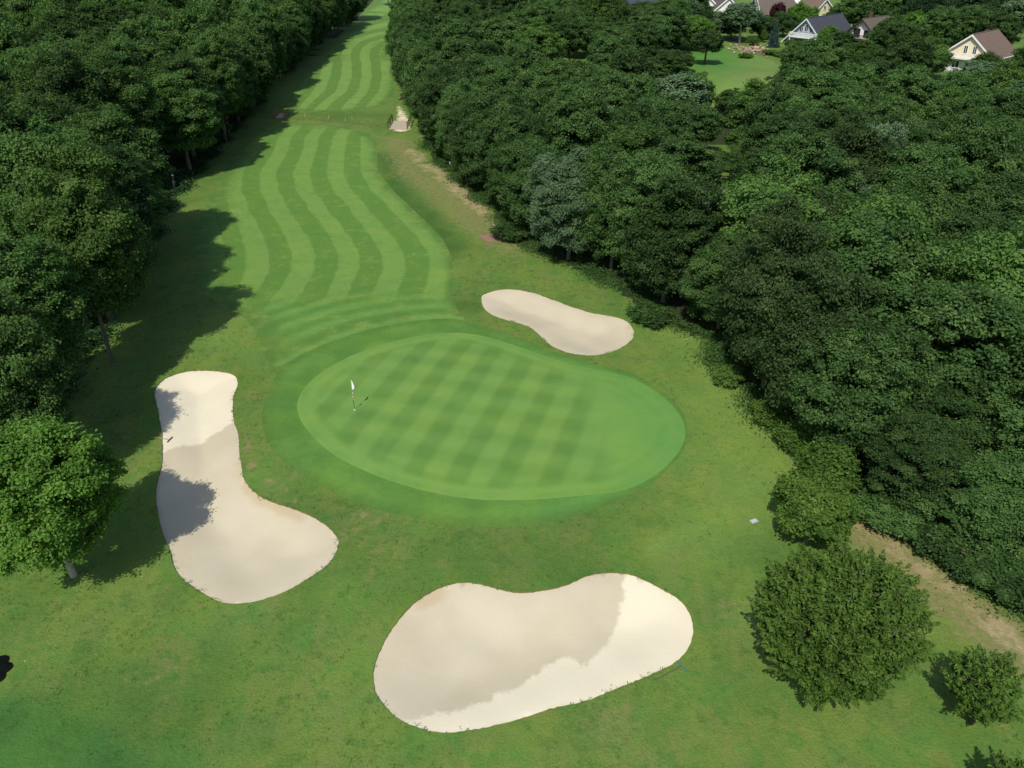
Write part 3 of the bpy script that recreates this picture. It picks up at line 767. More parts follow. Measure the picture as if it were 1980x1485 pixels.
# front rows: evenly spaced along the edges
def along(xs, ys, step, inset):
    L = resample(np.c_[xs, ys], step, False); out = []
    for i in range(len(L)):
        d = unit((L[min(i + 1, len(L) - 1)] - L[max(i - 1, 0)])[None])[0]
        out.append(L[i] + np.array([d[1], -d[0]]) * inset)
    return out
for x, y, Rr, h, kk in [(-29.3, 53.3, 3.5, 15.5, 'left_front'), (-27.3, 38.8, 2.7, 12.0, 'left'), (-30.5, 46.5, 3.4, 12.5, 'left'), (-29.6, 41.5, 2.8, 10.5, 'left'), (-33.5, 58.5, 3.6, 16.5, 'left')]:
    CAND.append((x, y, Rr, h, kk, 'front_left', 5.2))
yy = np.linspace(23, 300, 600)
for q in along(right_edge(yy), yy, 4.6, 2.6):
    x, y = q + RNG.normal(0, .45, 2)
    Y = y; h = RNG.uniform(8.5, 11.5); Rr = RNG.uniform(3.0, 3.7)
    if Y < 40: h *= .62; Rr *= .8
    if Y > 150: h *= 1.1
    if not px_ok(x, y, h): continue
    if covers(x, y, gz(x, y), Rr, h):
        h *= .7; Rr *= .8
        if covers(x, y, gz(x, y), Rr, h): continue
    CAND.append((x, y, Rr, h, 'edge' if Y < 125 else 'far', 'front_right', 5.0))
for q in along(LE[:, 0], LE[:, 1], 5.2, -1.6):
    x, y = q + RNG.normal(0, .5, 2); h = RNG.uniform(10.8, 15.8); Rr = RNG.uniform(3.0, 4.2)
    if px_ok(x, y, h) and y > 57 and not covers(x, y, gz(x, y), Rr + .4, h, .02) and math.hypot(x - STAND[0], y - STAND[1]) > 3.6: CAND.append((x, y, Rr, h, 'left' if y < 120 else 'left_far', 'front_left', 5.6))

def make_right(x, y):
    h = RNG.uniform(8.6, 12.8) * (1.0 if y > 45 else .85); Rr = RNG.uniform(3.5, 4.4) * (1.12 if y > 120 else 1)
    if not px_ok(x, y, h) or on_house(x, y, Rr): return None
    z = gz(x, y)
    for k in (1, .8, .62, .45, .32):
        if not covers(x, y, z, Rr * (.4 + .6 * k), h * k): return (x, y, Rr * (.4 + .6 * k), h * k, 'near' if y < 115 else 'far', 'right')
    return None
scatter(lambda x, y: x > right_edge(y) + 5.5 and not inside(LAWN_BIG, np.array([[x, y]]))[0], -40, 185, 22, 262, lambda x, y: 5.3 if y < 80 else 6.6 if y < 135 else 8.0, 26000, make_right)
def make_small(x, y):
    h = RNG.uniform(6.5, 9.0) * (1.0 if y > 45 else .8); Rr = RNG.uniform(2.4, 2.9)
    if not px_ok(x, y, h) or covers(x, y, gz(x, y), Rr, h): return None
    return (x, y, Rr, h, 'near', 'right')
scatter(lambda x, y: x > right_edge(y) + 4.5, 0, 75, 24, 72, lambda x, y: 2.6, 5000, make_small)
def make_left(x, y):
    h = RNG.uniform(13.2, 16.8); Rr = RNG.uniform(3.6, 4.6) * (1.1 if y > 120 else 1)
    if not px_ok(x, y, h) or covers(x, y, gz(x, y), Rr + .4, h, .02) or math.hypot(x - STAND[0], y - STAND[1]) < 3.6: return None
    return (x, y, Rr, h, 'left' if y < 110 else 'left_far', 'left')
def left_zone(x, y):
    e = left_edge(y)
    if x > e - 4.5: return False
    gap = -58 - (y - 100) * .02
    return not (gap - 15 < x < gap and y > 88)
scatter(left_zone, -135, -28, 33, 250, lambda x, y: 6.0 if y < 110 else 7.6, 9000, make_left)

# keep only trees of which the picture shows something: nearest-first coverage of a coarse picture grid
GW, GH, GS = 1980 // 5, 1485 // 5, 5
cover = np.zeros((GH, GW), bool)
order = sorted(range(len(CAND)), key=lambda i: math.hypot(CAND[i][0], CAND[i][1]))
keep = []
yyg, xxg = np.mgrid[0:GH, 0:GW]
for i in order:
    x, y, Rr, h = CAND[i][:4]; z = gz(x, y)
    a, b = to_px(x, y, z + h * .56); dpt = y * CP - (z + h * .56 - CAMH) * SP
    rx = Rr * FOC / dpt / GS; ryy = h * .46 * FOC / dpt * .9 / GS
    m = ((xxg - a / GS) / rx) ** 2 + ((yyg - b / GS) / ryy) ** 2 < 1
    vis = (m & ~cover).sum()
    m2 = ((xxg - a / GS) / (rx * .74)) ** 2 + ((yyg - b / GS) / (ryy * .8)) ** 2 < 1
    cover |= m2
    if vis >= (5 if y < 75 else 14): keep.append((i, int(vis)))
print('TREES candidates', len(CAND), 'kept', len(keep), {z: sum(CAND[i][5] == z for i, _ in keep) for z in ('front_right', 'front_left', 'right', 'left')})

ORD = 'first second third fourth fifth sixth seventh eighth ninth tenth eleventh twelfth thirteenth fourteenth fifteenth sixteenth seventeenth eighteenth nineteenth twentieth'.split()
fr = sorted([i for i, _ in keep if CAND[i][5] == 'front_right'], key=lambda i: CAND[i][1])
fl = sorted([i for i, _ in keep if CAND[i][5] == 'front_left'], key=lambda i: CAND[i][1])
rank_r = {i: k for k, i in enumerate(fr)}; rank_l = {i: k for k, i in enumerate(fl)}
SIZE0 = {k: None for k in KINDS}
BASE = {'near': (3.9, 11), 'edge': (3.7, 10.5), 'far': (4.2, 11), 'olive': (3.6, 10), 'bright': (3.0, 10.5), 'left': (3.9, 15), 'left_far': (4.4, 15), 'dark': (4.2, 11), 'willow': (3.9, 10.5), 'garden': (3.6, 8), 'birch': (2.6, 11), 'garden_dark': (3.6, 8), 'garden_mid': (4.0, 11), 'dark_shrub': (1.6, 2.4), 'left_front': (3.9, 15), 'shrub': (1.5, 2.2), 'yellow_shrub': (1.5, 2.0), 'red': (1.6, 3.4)}
def put(name, key, x, y, Rr, h, label, group=None, cat='tree', z=None, **k):
    b = BASE[key]
    return place(name, key, x, y, Rr / b[0], h / b[1], label, group, cat, z=z, **k)

WILLOW = [flat(1015, 480), flat(1085, 500)]
OLIVE = [flat(1470, 830), flat(1420, 760), flat(1500, 700)]
BRIGHT = [flat(1500, 600), flat(1610, 700), flat(1730, 300), flat(1450, 560), flat(1930, 780)]
def near_pt(x, y, L, r): return any((x - a) ** 2 + (y - b) ** 2 < r * r for a, b in L)
ROOT = {}
for i, vis in keep:
    x, y, Rr, h, key, zone, _ = CAND[i]
    if zone == 'front_right':
        k = rank_r[i]
        if near_pt(x, y, WILLOW, 3.4): key = 'willow'; Rr *= 1.15
        elif near_pt(x, y, OLIVE, 3.4): key = 'olive'
        tone = {'willow': 'grey green', 'olive': 'olive brown green', 'edge': 'dark green', 'far': 'dark green'}[key]
        yb = gz(x, y)
        if k < 20: lab = f'{tone} tree, {ORD[k]} from the bottom along the edge of the right wood'
        elif k < 40: lab = f'{tone} tree, {ORD[k - 20]} from the bottom on the far half of the right wood edge'
        else: lab = 'dark green tree in the distant end of the right wood edge beside the far fairway'
        ROOT[i] = put('broadleaf_tree', key, x, y, Rr, h, lab, 'trees along the front edge of the right wood')
    elif zone == 'front_left':
        k = rank_l[i]
        if k < 20: lab = f'tall leafy tree, {ORD[k]} from the bottom along the shaded edge of the left wood'
        else: lab = 'tall dark tree at the distant end of the left wood edge, shading the far fairway'
        ROOT[i] = put('broadleaf_tree', key, x, y, Rr, h, lab, 'trees along the fairway edge of the left wood')
    elif zone == 'left':
        a, b = to_px(x, y, h)
        lab = ('tall tree in the dark wood behind the gap, top left corner' if x < -66 and y > 85 else 'tall green tree in the near part of the left wood, away from the fairway edge' if y < 85 else 'tall green tree in the sunlit canopy strip further up the left wood')
        ROOT[i] = put('broadleaf_tree', key, x, y, Rr, h, lab, lab.replace('tall tree', 'tall trees').replace('tall green tree', 'tall green trees'))
    else:
        if near_pt(x, y, BRIGHT, 3.2): key = 'bright'; Rr *= .9
        elif key == 'near' and RNG.uniform() < .20: key = ['olive', 'bright', 'willow'][RNG.integers(3)]
        elif key == 'far' and RNG.uniform() < .2 and y < 200: key = ['garden_mid', 'garden_mid', 'birch'][RNG.integers(3)]
        if y > 205 and x > 95: key = 'dark'
        lab = ('lighter green tree standing out among darker crowns in the right wood canopy' if key in ('bright', 'garden_mid') else
               'greyish green tree mixed among the darker crowns of the right wood' if key in ('willow', 'birch') else
               'olive brown green tree mixed among the darker crowns of the right wood' if key == 'olive' else
               'low tree filling the wood just below the lawn and houses' if h < 7 else
               'dark tree in the far wood behind the yellow house, top right corner' if key == 'dark' else
               'dark green tree in the near right wood, beside the green and large bunkers' if y < 75 else
               'dark green tree in the middle of the right wood canopy' if y < 120 else
               'green tree in the back of the right wood, toward the lawn and houses')
        ROOT[i] = put('broadleaf_tree', key, x, y, Rr, h, lab, lab.replace(' tree ', ' trees ', 1))

# bare pale limbs sticking out of a few crowns
DEAD = []
for _ in range(3):
    b = MB(); a = RNG.uniform(0, 6.28); tl = RNG.uniform(.3, .8); L = RNG.uniform(1.8, 2.5); o_ = Vector((math.cos(a) * 1.4, math.sin(a) * 1.4, 8.7))
    q = [o_ + Vector((math.cos(a) * tl * L * t, math.sin(a) * tl * L * t, L * t)) + Vector((RNG.normal(0, .08), RNG.normal(0, .08), 0)) for t in (0, .35, .7, 1)]
    b.tube(q, [.05, .035, .024, .01], 6)
    b.tube([q[2], q[2] + Vector((.35, .2, .5))], [.018, .007], 5); b.tube([q[1], q[1] + Vector((-.3, .3, .6))], [.02, .007], 5)
    me = bpy.data.meshes.new('dead_branch'); me.from_pydata([tuple(v) for v in b.v], [], b.f); me.materials.append(BARK); DEAD.append(me)
for px, py in [(1690, 235), (1610, 345), (945, 105), (1330, 235), (165, 95), (215, 120)]:
    bd, bo = 1e9, None
    for i, vis in keep:
        x, y, Rr, h = CAND[i][:4]; a, b_ = to_px(x, y, gz(x, y) + h * .9); q = math.hypot(a - px, b_ - py)
        if q < bd and i in ROOT: bd, bo = q, i
    r = ROOT.pop(bo); o = bpy.data.objects.new('dead_branch', DEAD[RNG.integers(3)]); COL.objects.link(o); o.parent = r
    if 'left' in CAND[bo][5]: o.scale = (1, 1, 1.32)

# ------------------------------------------------------------------ single trees and shrubs in the open
def base_top(px, py_base, py_top):
    """base point on the ground and the height that reaches the picture row py_top"""
    x, y = ground(px, py_base); b = (CY - py_top) / FOC
    z = CAMH + y * (-SP + b * CP) / (CP + b * SP)
    return x, y, z - gz(x, y)

def solo(name, label, px, pyb, mat, R_, h, low_z, n, rc, per, size, lobes, bark, tr, low=-.6, cat='tree', **k):
    global RNG
    RNG = np.random.default_rng(int(px * 7 + pyb))
    x, y = ground(px, pyb)
    cm, tm = broadleaf('crown', mat, R_, h, low_z, n, rc, per, size, lobes, low, bark, tr, **k)
    r = empty(name, (x, y, gz(x, y)), 0)
    for nm, me in (('crown', cm), ('trunk', tm)):
        o = bpy.data.objects.new(nm, me); COL.objects.link(o); o.parent = r
    return tag(r, label, cat)

solo('maple_tree', 'bright green rounded tree with a pale trunk standing alone left of the boot shaped bunker', 143, 1113, LEAF_LIGHT, 2.9, 8.7, .9, 84, .6, 594, .16, 12, BARK_PALE, .15, -.7, spread=.3, inner=.06)

def shoots_tree(name, label, px, pyb, mat, R_, h, low_z, n, leaf, per, bark, tr, group=None):
    """dense rounded tree made of many outward growing leafy shoots"""
    global RNG
    RNG = np.random.default_rng(int(px * 7 + pyb))
    x, y = ground(px, pyb); H = (h - low_z) / 2
    c, d = crown_clumps(n, R_ * .80, H * .84, low_z + H, 10, -.85, .76)
    ex = unit(RNG.normal(0, .45, (max(12, n // 10), 3)) + [0, 0, 1]); c = np.r_[c, ex * np.array([R_, R_, H]) * RNG.uniform(.55, .82, (len(ex), 1)) + [0, 0, low_z + H]]; d = np.r_[d, ex]
    P, N, S, T = [], [], [], []
    tw = MB()
    for i in range(len(c)):
        o = unit((d[i] + np.array([0, 0, .55]) + RNG.normal(0, .22, 3))[None])[0]; L = RNG.uniform(.5, 1.0) * (R_ / 4) ** .5
        t = RNG.uniform(-.35, 1, per) ; ph = RNG.uniform(0, 6.28, per)
        a = np.cross(o, [0.3, .2, 1]); a /= np.linalg.norm(a); b = np.cross(o, a)
        rad = np.clip((1.05 - t), .12, 1) * .34 * (R_ / 4) ** .5 * RNG.uniform(.5, 1.2, per)
        side = a * np.cos(ph)[:, None] + b * np.sin(ph)[:, None]
        p = c[i] + o * (t * L)[:, None] + side * rad[:, None] - np.array([0, 0, 1]) * (rad * .35)[:, None]
        nn = unit(np.array([0, 0, .8]) + side * .55 + RNG.normal(0, .35, (per, 3)))
        P.append(p); N.append(nn); S.append(leaf * RNG.uniform(.6, 1.3, per)); T.append(.35 + .28 * t + RNG.normal(0, .13, per) + RNG.normal(0, .1))
        if i % 3 == 0: tw.tube([c[i] * .55 + np.array([0, 0, (low_z + H) * .45 * .6]), c[i], c[i] + o * L], [.05, .03, .01], 5, False)
    P, N, S, T = map(np.concatenate, (P, N, S, T))
    r = empty(name, (x, y, gz(x, y)), 0)
    o = bpy.data.objects.new('crown', leaf_mesh('crown', P, N, S, T, mat, .45)); COL.objects.link(o); o.parent = r
    o = bpy.data.objects.new('trunk', trunk_mesh('trunk', h * .7, tr, bark, 7, .2, R_ * .7, .15)); COL.objects.link(o); o.parent = r
    tw.build('branches', bark, r)
    return tag(r, label, 'tree', group)
shoots_tree('cherry_tree', 'large dense round cherry like tree on the grass right of the broad front bunker', 1590, 1328, LEAF_CHERRY, 3.3, 6.8, .4, 330, .18, 96, BARK, .2)
shoots_tree('young_cherry_tree', 'small dark leaved tree with upright shoots near the lower right corner', 1876, 1396, LEAF_CHERRY, 1.5, 3.3, .8, 78, .14, 60, BARK_DARK, .08)
shoots_tree('young_cherry_tree', 'small tree cut off by the bottom edge, in the lower right corner', 1945, 1600, LEAF_CHERRY, 1.25, 3.0, .7, 55, .14, 60, BARK_DARK, .07)
solo('hazel_tree', 'dark spreading bushy tree directly behind the large round tree at the right', 1560, 1046, LEAF_CHERRY, 1.85, 4.1, .3, 50, .42, 385, .18, 8, BARK, .14, -.8)
solo('hazel_tree', 'yellow green leafy bush tree at the wood edge above the dark bushy tree', 1594, 958, LEAF_YELLOW, 1.15, 3.3, .2, 34, .5, 330, .2, 7, BARK, .1, -.8)

# shrubs along the wood edges
k = 0
for px, py, rr, hh, key, lab in [(1545, 868, 1.5, 1.9, 'shrub', 'fresh green rounded shrub at the right wood edge beside the apron'), (1580, 905, 1.3, 1.5, 'shrub', 'fresh green low shrub just below the rounded shrub at the wood edge'),
        (1490, 815, 1.2, 1.3, 'shrub', 'small shrub on the right wood edge, uppermost of the bright edge shrubs'), (1405, 742, 1.0, 1.2, 'yellow_shrub', 'small pale bush at the right wood edge level with the green'),
        (1700, 1000, 1.5, 1.6, 'dark_shrub', 'dark low shrub at the upper end of the dirt track'), (1755, 1030, 1.4, 1.5, 'dark_shrub', 'dark low shrub beside the dirt track, second along it'), (1812, 1068, 1.5, 1.5, 'dark_shrub', 'dark low shrub beside the dirt track, third along it'),
        (1870, 1100, 1.5, 1.6, 'dark_shrub', 'dark low shrub beside the dirt track, fourth along it'), (1925, 1130, 1.5, 1.6, 'dark_shrub', 'dark low shrub beside the dirt track, fifth along it'), (1980, 1165, 1.6, 1.6, 'dark_shrub', 'dark low shrub beside the dirt track at the right edge of the photo'),
        (985, 462, 1.6, 1.5, 'dark_shrub', 'low shrub at the foot of the grey green trees on the right edge'), (1255, 622, 1.5, 1.2, 'dark_shrub', 'dark low shrub near the far end of the peanut shaped bunker'),
        (88, 1080, .5, .4, 'shrub', 'tiny weed tuft on the grass beside the bright green tree trunk')]:
    x, y = ground(px, py)
    put('shrub', key, x, y, rr, hh, lab, 'shrubs along the wood edges' if rr > .6 else None, 'shrub')

# ivy and bramble skirts below the wood edges: nobody could count their shoots
def skirt(name, label, P, hmax, n, size, mat):
    c = P[RNG.integers(0, len(P), n)] + RNG.normal(0, .75, (n, 2))
    z = terrain(c[:, 0], c[:, 1]); hh = hmax * RNG.uniform(.03, 1, n) ** 1.6 * (.55 + .45 * np.sin(c[:, 0] * .9) * np.sin(c[:, 1] * .7 + 1))
    pos = np.c_[c, z + .02 + np.abs(hh)]
    nn = unit(RNG.normal(0, .5, (n, 3)) + [0, 0, 1.0])
    me = leaf_mesh(name, pos, nn, size * RNG.uniform(.6, 1.4, n), .4 + RNG.normal(0, .16, n), mat)
    o = bpy.data.objects.new(name, me); COL.objects.link(o)
    return tag(o, label, None, None, 'stuff')
ys = np.linspace(21, 120, 700); skirt('undergrowth', 'ivy and bramble growing along the foot of the right wood', np.c_[right_edge(ys) + 1.4 + .7 * np.sin(ys * .8), ys], .6, 60000, .15, LEAF_OAK)
ys = np.linspace(30, 150, 700); skirt('undergrowth', 'dark undergrowth in the shade at the foot of the left wood', np.c_[left_edge(ys) - 2.2 + .7 * np.sin(ys * .8), ys], 1.6, 40000, .24, LEAF_DARK)  # darker leaves than the right skirt: the edge's shade put into the colour
# rough grass tussocks
def tussocks():
    n = 9000
    c = np.c_[RNG.uniform(-30, 30, n * 3), RNG.uniform(17, 75, n * 3)]
    m = ~inside(OUT['apron'], c) & ~inside(OUT['fair'], c)
    for k_ in ('B1', 'B2', 'B3'): m &= ~inside(OUT[k_], c) & (dist(OUT[k_], c) > .12)
    c = c[m][:n]
    w = (np.sin(c[:, 0] * .7 + 2) * np.sin(c[:, 1] * .55) > -.35); c = c[w]
    rims = np.concatenate([OUT[k_] for k_ in ('B1', 'B2', 'B3')]); rims = rims[RNG.uniform(size=len(rims)) < .35 * (np.sin(np.arange(len(rims)) * .11) > -.2)]; rims = rims + RNG.normal(0, .05, rims.shape)
    c = np.r_[c, rims]
    B = 9; P = np.repeat(c, B, 0) + RNG.normal(0, .07, (len(c) * B, 2)); n = len(P)
    h = RNG.uniform(.03, .10, n); a = RNG.uniform(0, 6.28, n); lx, ly = np.cos(a), np.sin(a); z = terrain(P[:, 0], P[:, 1])
    v = np.empty((n, 3, 3)); wd = .014
    v[:, 0] = np.c_[P[:, 0] - ly * wd, P[:, 1] + lx * wd, z - .01]; v[:, 1] = np.c_[P[:, 0] + ly * wd, P[:, 1] - lx * wd, z - .01]
    v[:, 2] = np.c_[P[:, 0] + lx * h * .8, P[:, 1] + ly * h * .8, z + h]
    me = bpy.data.meshes.new('grass_tufts'); me.vertices.add(n * 3); me.vertices.foreach_set('co', v.reshape(-1).astype(np.float32))
    me.loops.add(n * 3); me.loops.foreach_set('vertex_index', np.arange(n * 3, dtype=np.int32)); me.polygons.add(n); me.polygons.foreach_set('loop_start', np.arange(0, n * 3, 3, dtype=np.int32))
    me.update(calc_edges=True); me.materials.append(mat_leaf('grass_blades', (.06, .13, .03), (.10, .19, .045), (.15, .23, .07), .3, .2, .7)); fattr(me, 'tone', np.repeat(RNG.uniform(.1, .9, n), 3))
    o = bpy.data.objects.new('grass_tufts', me); COL.objects.link(o); tag(o, 'short grass tufts in the rough and around the bunker rims', None, None, 'stuff')
tussocks()

# ------------------------------------------------------------------ garden trees round the lawn
def T(key, px, py, Y, Rr, label, name='garden_tree', group='garden trees below and between the houses', cat='tree', hmin=.5):
    x, y, z = hp(px, py, Y)
    h = max(z - gz(x, y), hmin)
    return put(name, key, x, y, Rr, h, label, group, cat)
T('garden', 1347, 26, 206, 4.6, 'broad light green tree standing left of the lawn, behind the dark lawn tree')
solo('oak_tree', 'dark rounded tree standing alone on the lawn with its shadow beneath', 1362, 126, LEAF_OAK, 3.0, 6.9, 1.5, 60, .6, 220, .3, 7, BARK_DARK, .22, -.6)
T('garden_dark', 1228, 28, 214, 4.3, 'dark blue green tree at the left end of the row below the houses')
T('garden', 1268, 30, 216, 3.6, 'light green tree second from the left in the row below the houses')
T('birch', 1303, 14, 218, 3.2, 'slim pale trunked birch left of the broad light green tree', 'birch_tree')
T('birch', 1330, -6, 224, 3.6, 'tall grey green birch behind the broad light green tree', 'birch_tree')
T('garden_dark', 1368, 18, 222, 3.4, 'dark green tree below the white gabled house, right of the light green tree')
T('birch', 1396, 22, 219, 1.8, 'narrow birch with a pale trunk at the back edge of the lawn', 'birch_tree')
T('birch', 1440, 4, 217, 4.0, 'dark birch with a leaning white trunk behind the rubble bank', 'birch_tree')
T('garden_dark', 1418, 30, 224, 3.2, 'dark green tree between the two pale trunked birches')
T('garden_dark', 1478, 26, 224, 3.4, 'dark green tree left of the blue spruce')
T('red', 1508, 8, 236, 1.9, 'small dark red leaved tree in front of the brown roofed house', 'red_plum_tree')
T('garden_dark', 1520, 24, 228, 3.2, 'green tree right behind the blue spruce')
T('garden', 1548, 4, 236, 3.0, 'light green tree between the brown roof and the small cream gable')
T('garden', 1604, 50, 206, 2.2, 'light green bush tree in front of the dark slate roof')
T('garden', 1575, 14, 244, 1.6, 'small light green tree in front of the small cream gable')
T('garden_dark', 1640, 4, 240, 4.2, 'dark green tree right of the small cream gable')
T('garden_dark', 1700, 8, 232, 4.2, 'dark green tree above the chalet roof')
T('garden_dark', 1745, 30, 210, 4.0, 'green tree right of the chalet')
T('garden', 1780, 24, 206, 4.2, 'light green tree between the chalet and the yellow house')
T('garden_dark', 1822, 44, 196, 3.4, 'dark green tree just left of the yellow house')
T('garden', 1716, 66, 196, 3.0, 'light green tree below the chalet, right of its balcony')
for px, py, Y, rr, key, lab in [(1490, 96, 199, 1.7, 'shrub', 'green shrub at the right end of the rubble bank'), (1517, 98, 196, 1.9, 'yellow_shrub', 'yellow green shrub below the blue spruce'), (1545, 84, 203, 2.2, 'yellow_shrub', 'yellow green hedge shrub under the slate roofed house, left'),
        (1568, 80, 204, 2.2, 'yellow_shrub', 'yellow green hedge shrub under the slate roofed house, middle'), (1592, 84, 201, 2.2, 'shrub', 'green hedge shrub under the slate roofed house, right'), (1532, 78, 207, 1.4, 'dark_shrub', 'dark clipped bush beside the blue spruce'),
        (1618, 90, 202, 1.8, 'shrub', 'green shrub left of the chalet balcony'), (1443, 104, 195, 1.5, 'shrub', 'small green shrub in front of the rubble bank'), (1477, 57, 218, 1.0, 'yellow_shrub', 'bright yellow green bush left of the spruce'), (1530, 108, 190, 1.9, 'shrub', 'green shrub at the right border of the lawn'),
        (1690, 90, 199, 2.0, 'dark_shrub', 'dark shrub at the foot of the chalet'), (1300, 76, 209, 1.8, 'shrub', 'pale shrub at the left back corner of the lawn'), (1458, 72, 213, 1.5, 'yellow_shrub', 'pale green bush above the rubble bank')]:
    T(key, px, py, Y, rr, lab, 'garden_shrub', 'garden shrubs around the lawn', 'shrub', .9)

def spruce():
    x, y, z = hp(1502, 41, 210); h = z - gz(x, y); P, N, S, T_ = [], [], [], []
    for k_ in range(26):
        t = k_ / 25; zz = .25 + (h - .3) * t; r = 1.75 * (1 - t) ** .85 + .08
        for a in np.linspace(0, 6.28, int(6 + 12 * (1 - t)), endpoint=False) + RNG.uniform(0, 1):
            L = r * RNG.uniform(.75, 1.1); m = 26; s = RNG.uniform(.1, 1, m)
            P.append(np.c_[np.cos(a) * L * s + RNG.normal(0, .06, m), np.sin(a) * L * s + RNG.normal(0, .06, m), zz - .28 * L * s + RNG.normal(0, .05, m)])
            N.append(unit(RNG.normal(0, .5, (m, 3)) + [0, 0, 1])); S.append(np.full(m, .26)); T_.append(.25 + .5 * s + RNG.normal(0, .1, m))
    P, N, S, T_ = map(np.concatenate, (P, N, S, T_))
    r = empty('blue_spruce', (x, y, gz(x, y)))
    o = bpy.data.objects.new('crown', leaf_mesh('crown', P, N, S, T_, LEAF_SPRUCE)); COL.objects.link(o); o.parent = r
    MB().tube([(0, 0, -.2), (0, 0, h * .5), (0, 0, h * .97)], [.16, .1, .02], 8).build('trunk', BARK_DARK, r)
    tag(r, 'blue grey conical spruce in the garden left of the slate roofed house', 'spruce')
spruce()
# lone tree at the top end of the far fairway
def far_lone():
    x, y = flat(751, 11)
    put('lone_tree', 'garden_dark', x, y, 3.0, 9.5, 'lone tree with a bare trunk at the top end of the far fairway', None, 'tree')
far_lone()

# ------------------------------------------------------------------ houses
M_WHITE = mat_simple('white_render', (.78, .77, .73), .85, .2, .15, 1.5)
M_CREAM = mat_simple('cream_render', (.74, .66, .42), .85, .2, .15, 1.5)
M_YELLOW = mat_simple('yellow_render', (.78, .69, .46), .85, .2, .15, 1.5)
M_BLUEGREY = mat_simple('blue_grey_timber', (.33, .38, .40), .75, .2, .2, 3)
def mat_roof(name, col):
    m, nt = new_mat(name); t = NT(nt); o = t.obj()
    sx = t.n('ShaderNodeSeparateXYZ'); t.l(o, sx.inputs[0])
    course = t.ramp(t.math('FRACT', t.math('MULTIPLY', sx.outputs[2], 3.2)), 0., .35)
    n = t.noise(o, 2.2, 5, .7); st = t.noise(o, .5, 4, .7)
    c = t.mix(t.math('MULTIPLY', t.math('SUBTRACT', 1., course), .45), col, t.mix(1, col, (.5, .5, .5), 'MULTIPLY'))
    c = t.mix(t.math('MULTIPLY', t.ramp(n, .4, .7), .5), c, t.mix(1, c, (.65, .68, .62), 'MULTIPLY'))
    c = t.mix(t.math('MULTIPLY', t.ramp(st, .5, .75), .4), c, t.mix(1, c, (1.3, 1.3, 1.2), 'MULTIPLY'))
    t.out(c, .75, .25, t.math('ADD', course, n), .4, .03)
    return m
M_SLATE = mat_roof('slate_roof', (.060, .064, .078))
M_GREYBROWN = mat_roof('grey_brown_tiles', (.13, .105, .09))
M_BROWNROOF = mat_roof('brown_roof_tiles', (.165, .115, .092))
M_NAVY = mat_roof('dark_blue_roof', (.05, .06, .085))
M_TRIM = mat_simple('white_paint', (.8, .8, .78), .5, .4, .08, 4)
M_DARKWOOD = mat_simple('dark_brown_wood', (.060, .030, .020), .7, .2, .4, 8)
M_GLASS = mat_simple('window_glass', (.03, .035, .04), .12, .6, .05, 2)
M_BRICK = mat_simple('chimney_brick', (.10, .07, .06), .9, .1, .4, 14)
M_WOOD = mat_simple('weathered_wood', (.115, .078, .05), .85, .15, .4, 10)
M_ORANGEWOOD = mat_simple('orange_brown_wood', (.36, .17, .075), .8, .2, .35, 10)
M_PLANK = mat_simple('pale_planks', (.46, .40, .31), .9, .1, .35, 9)

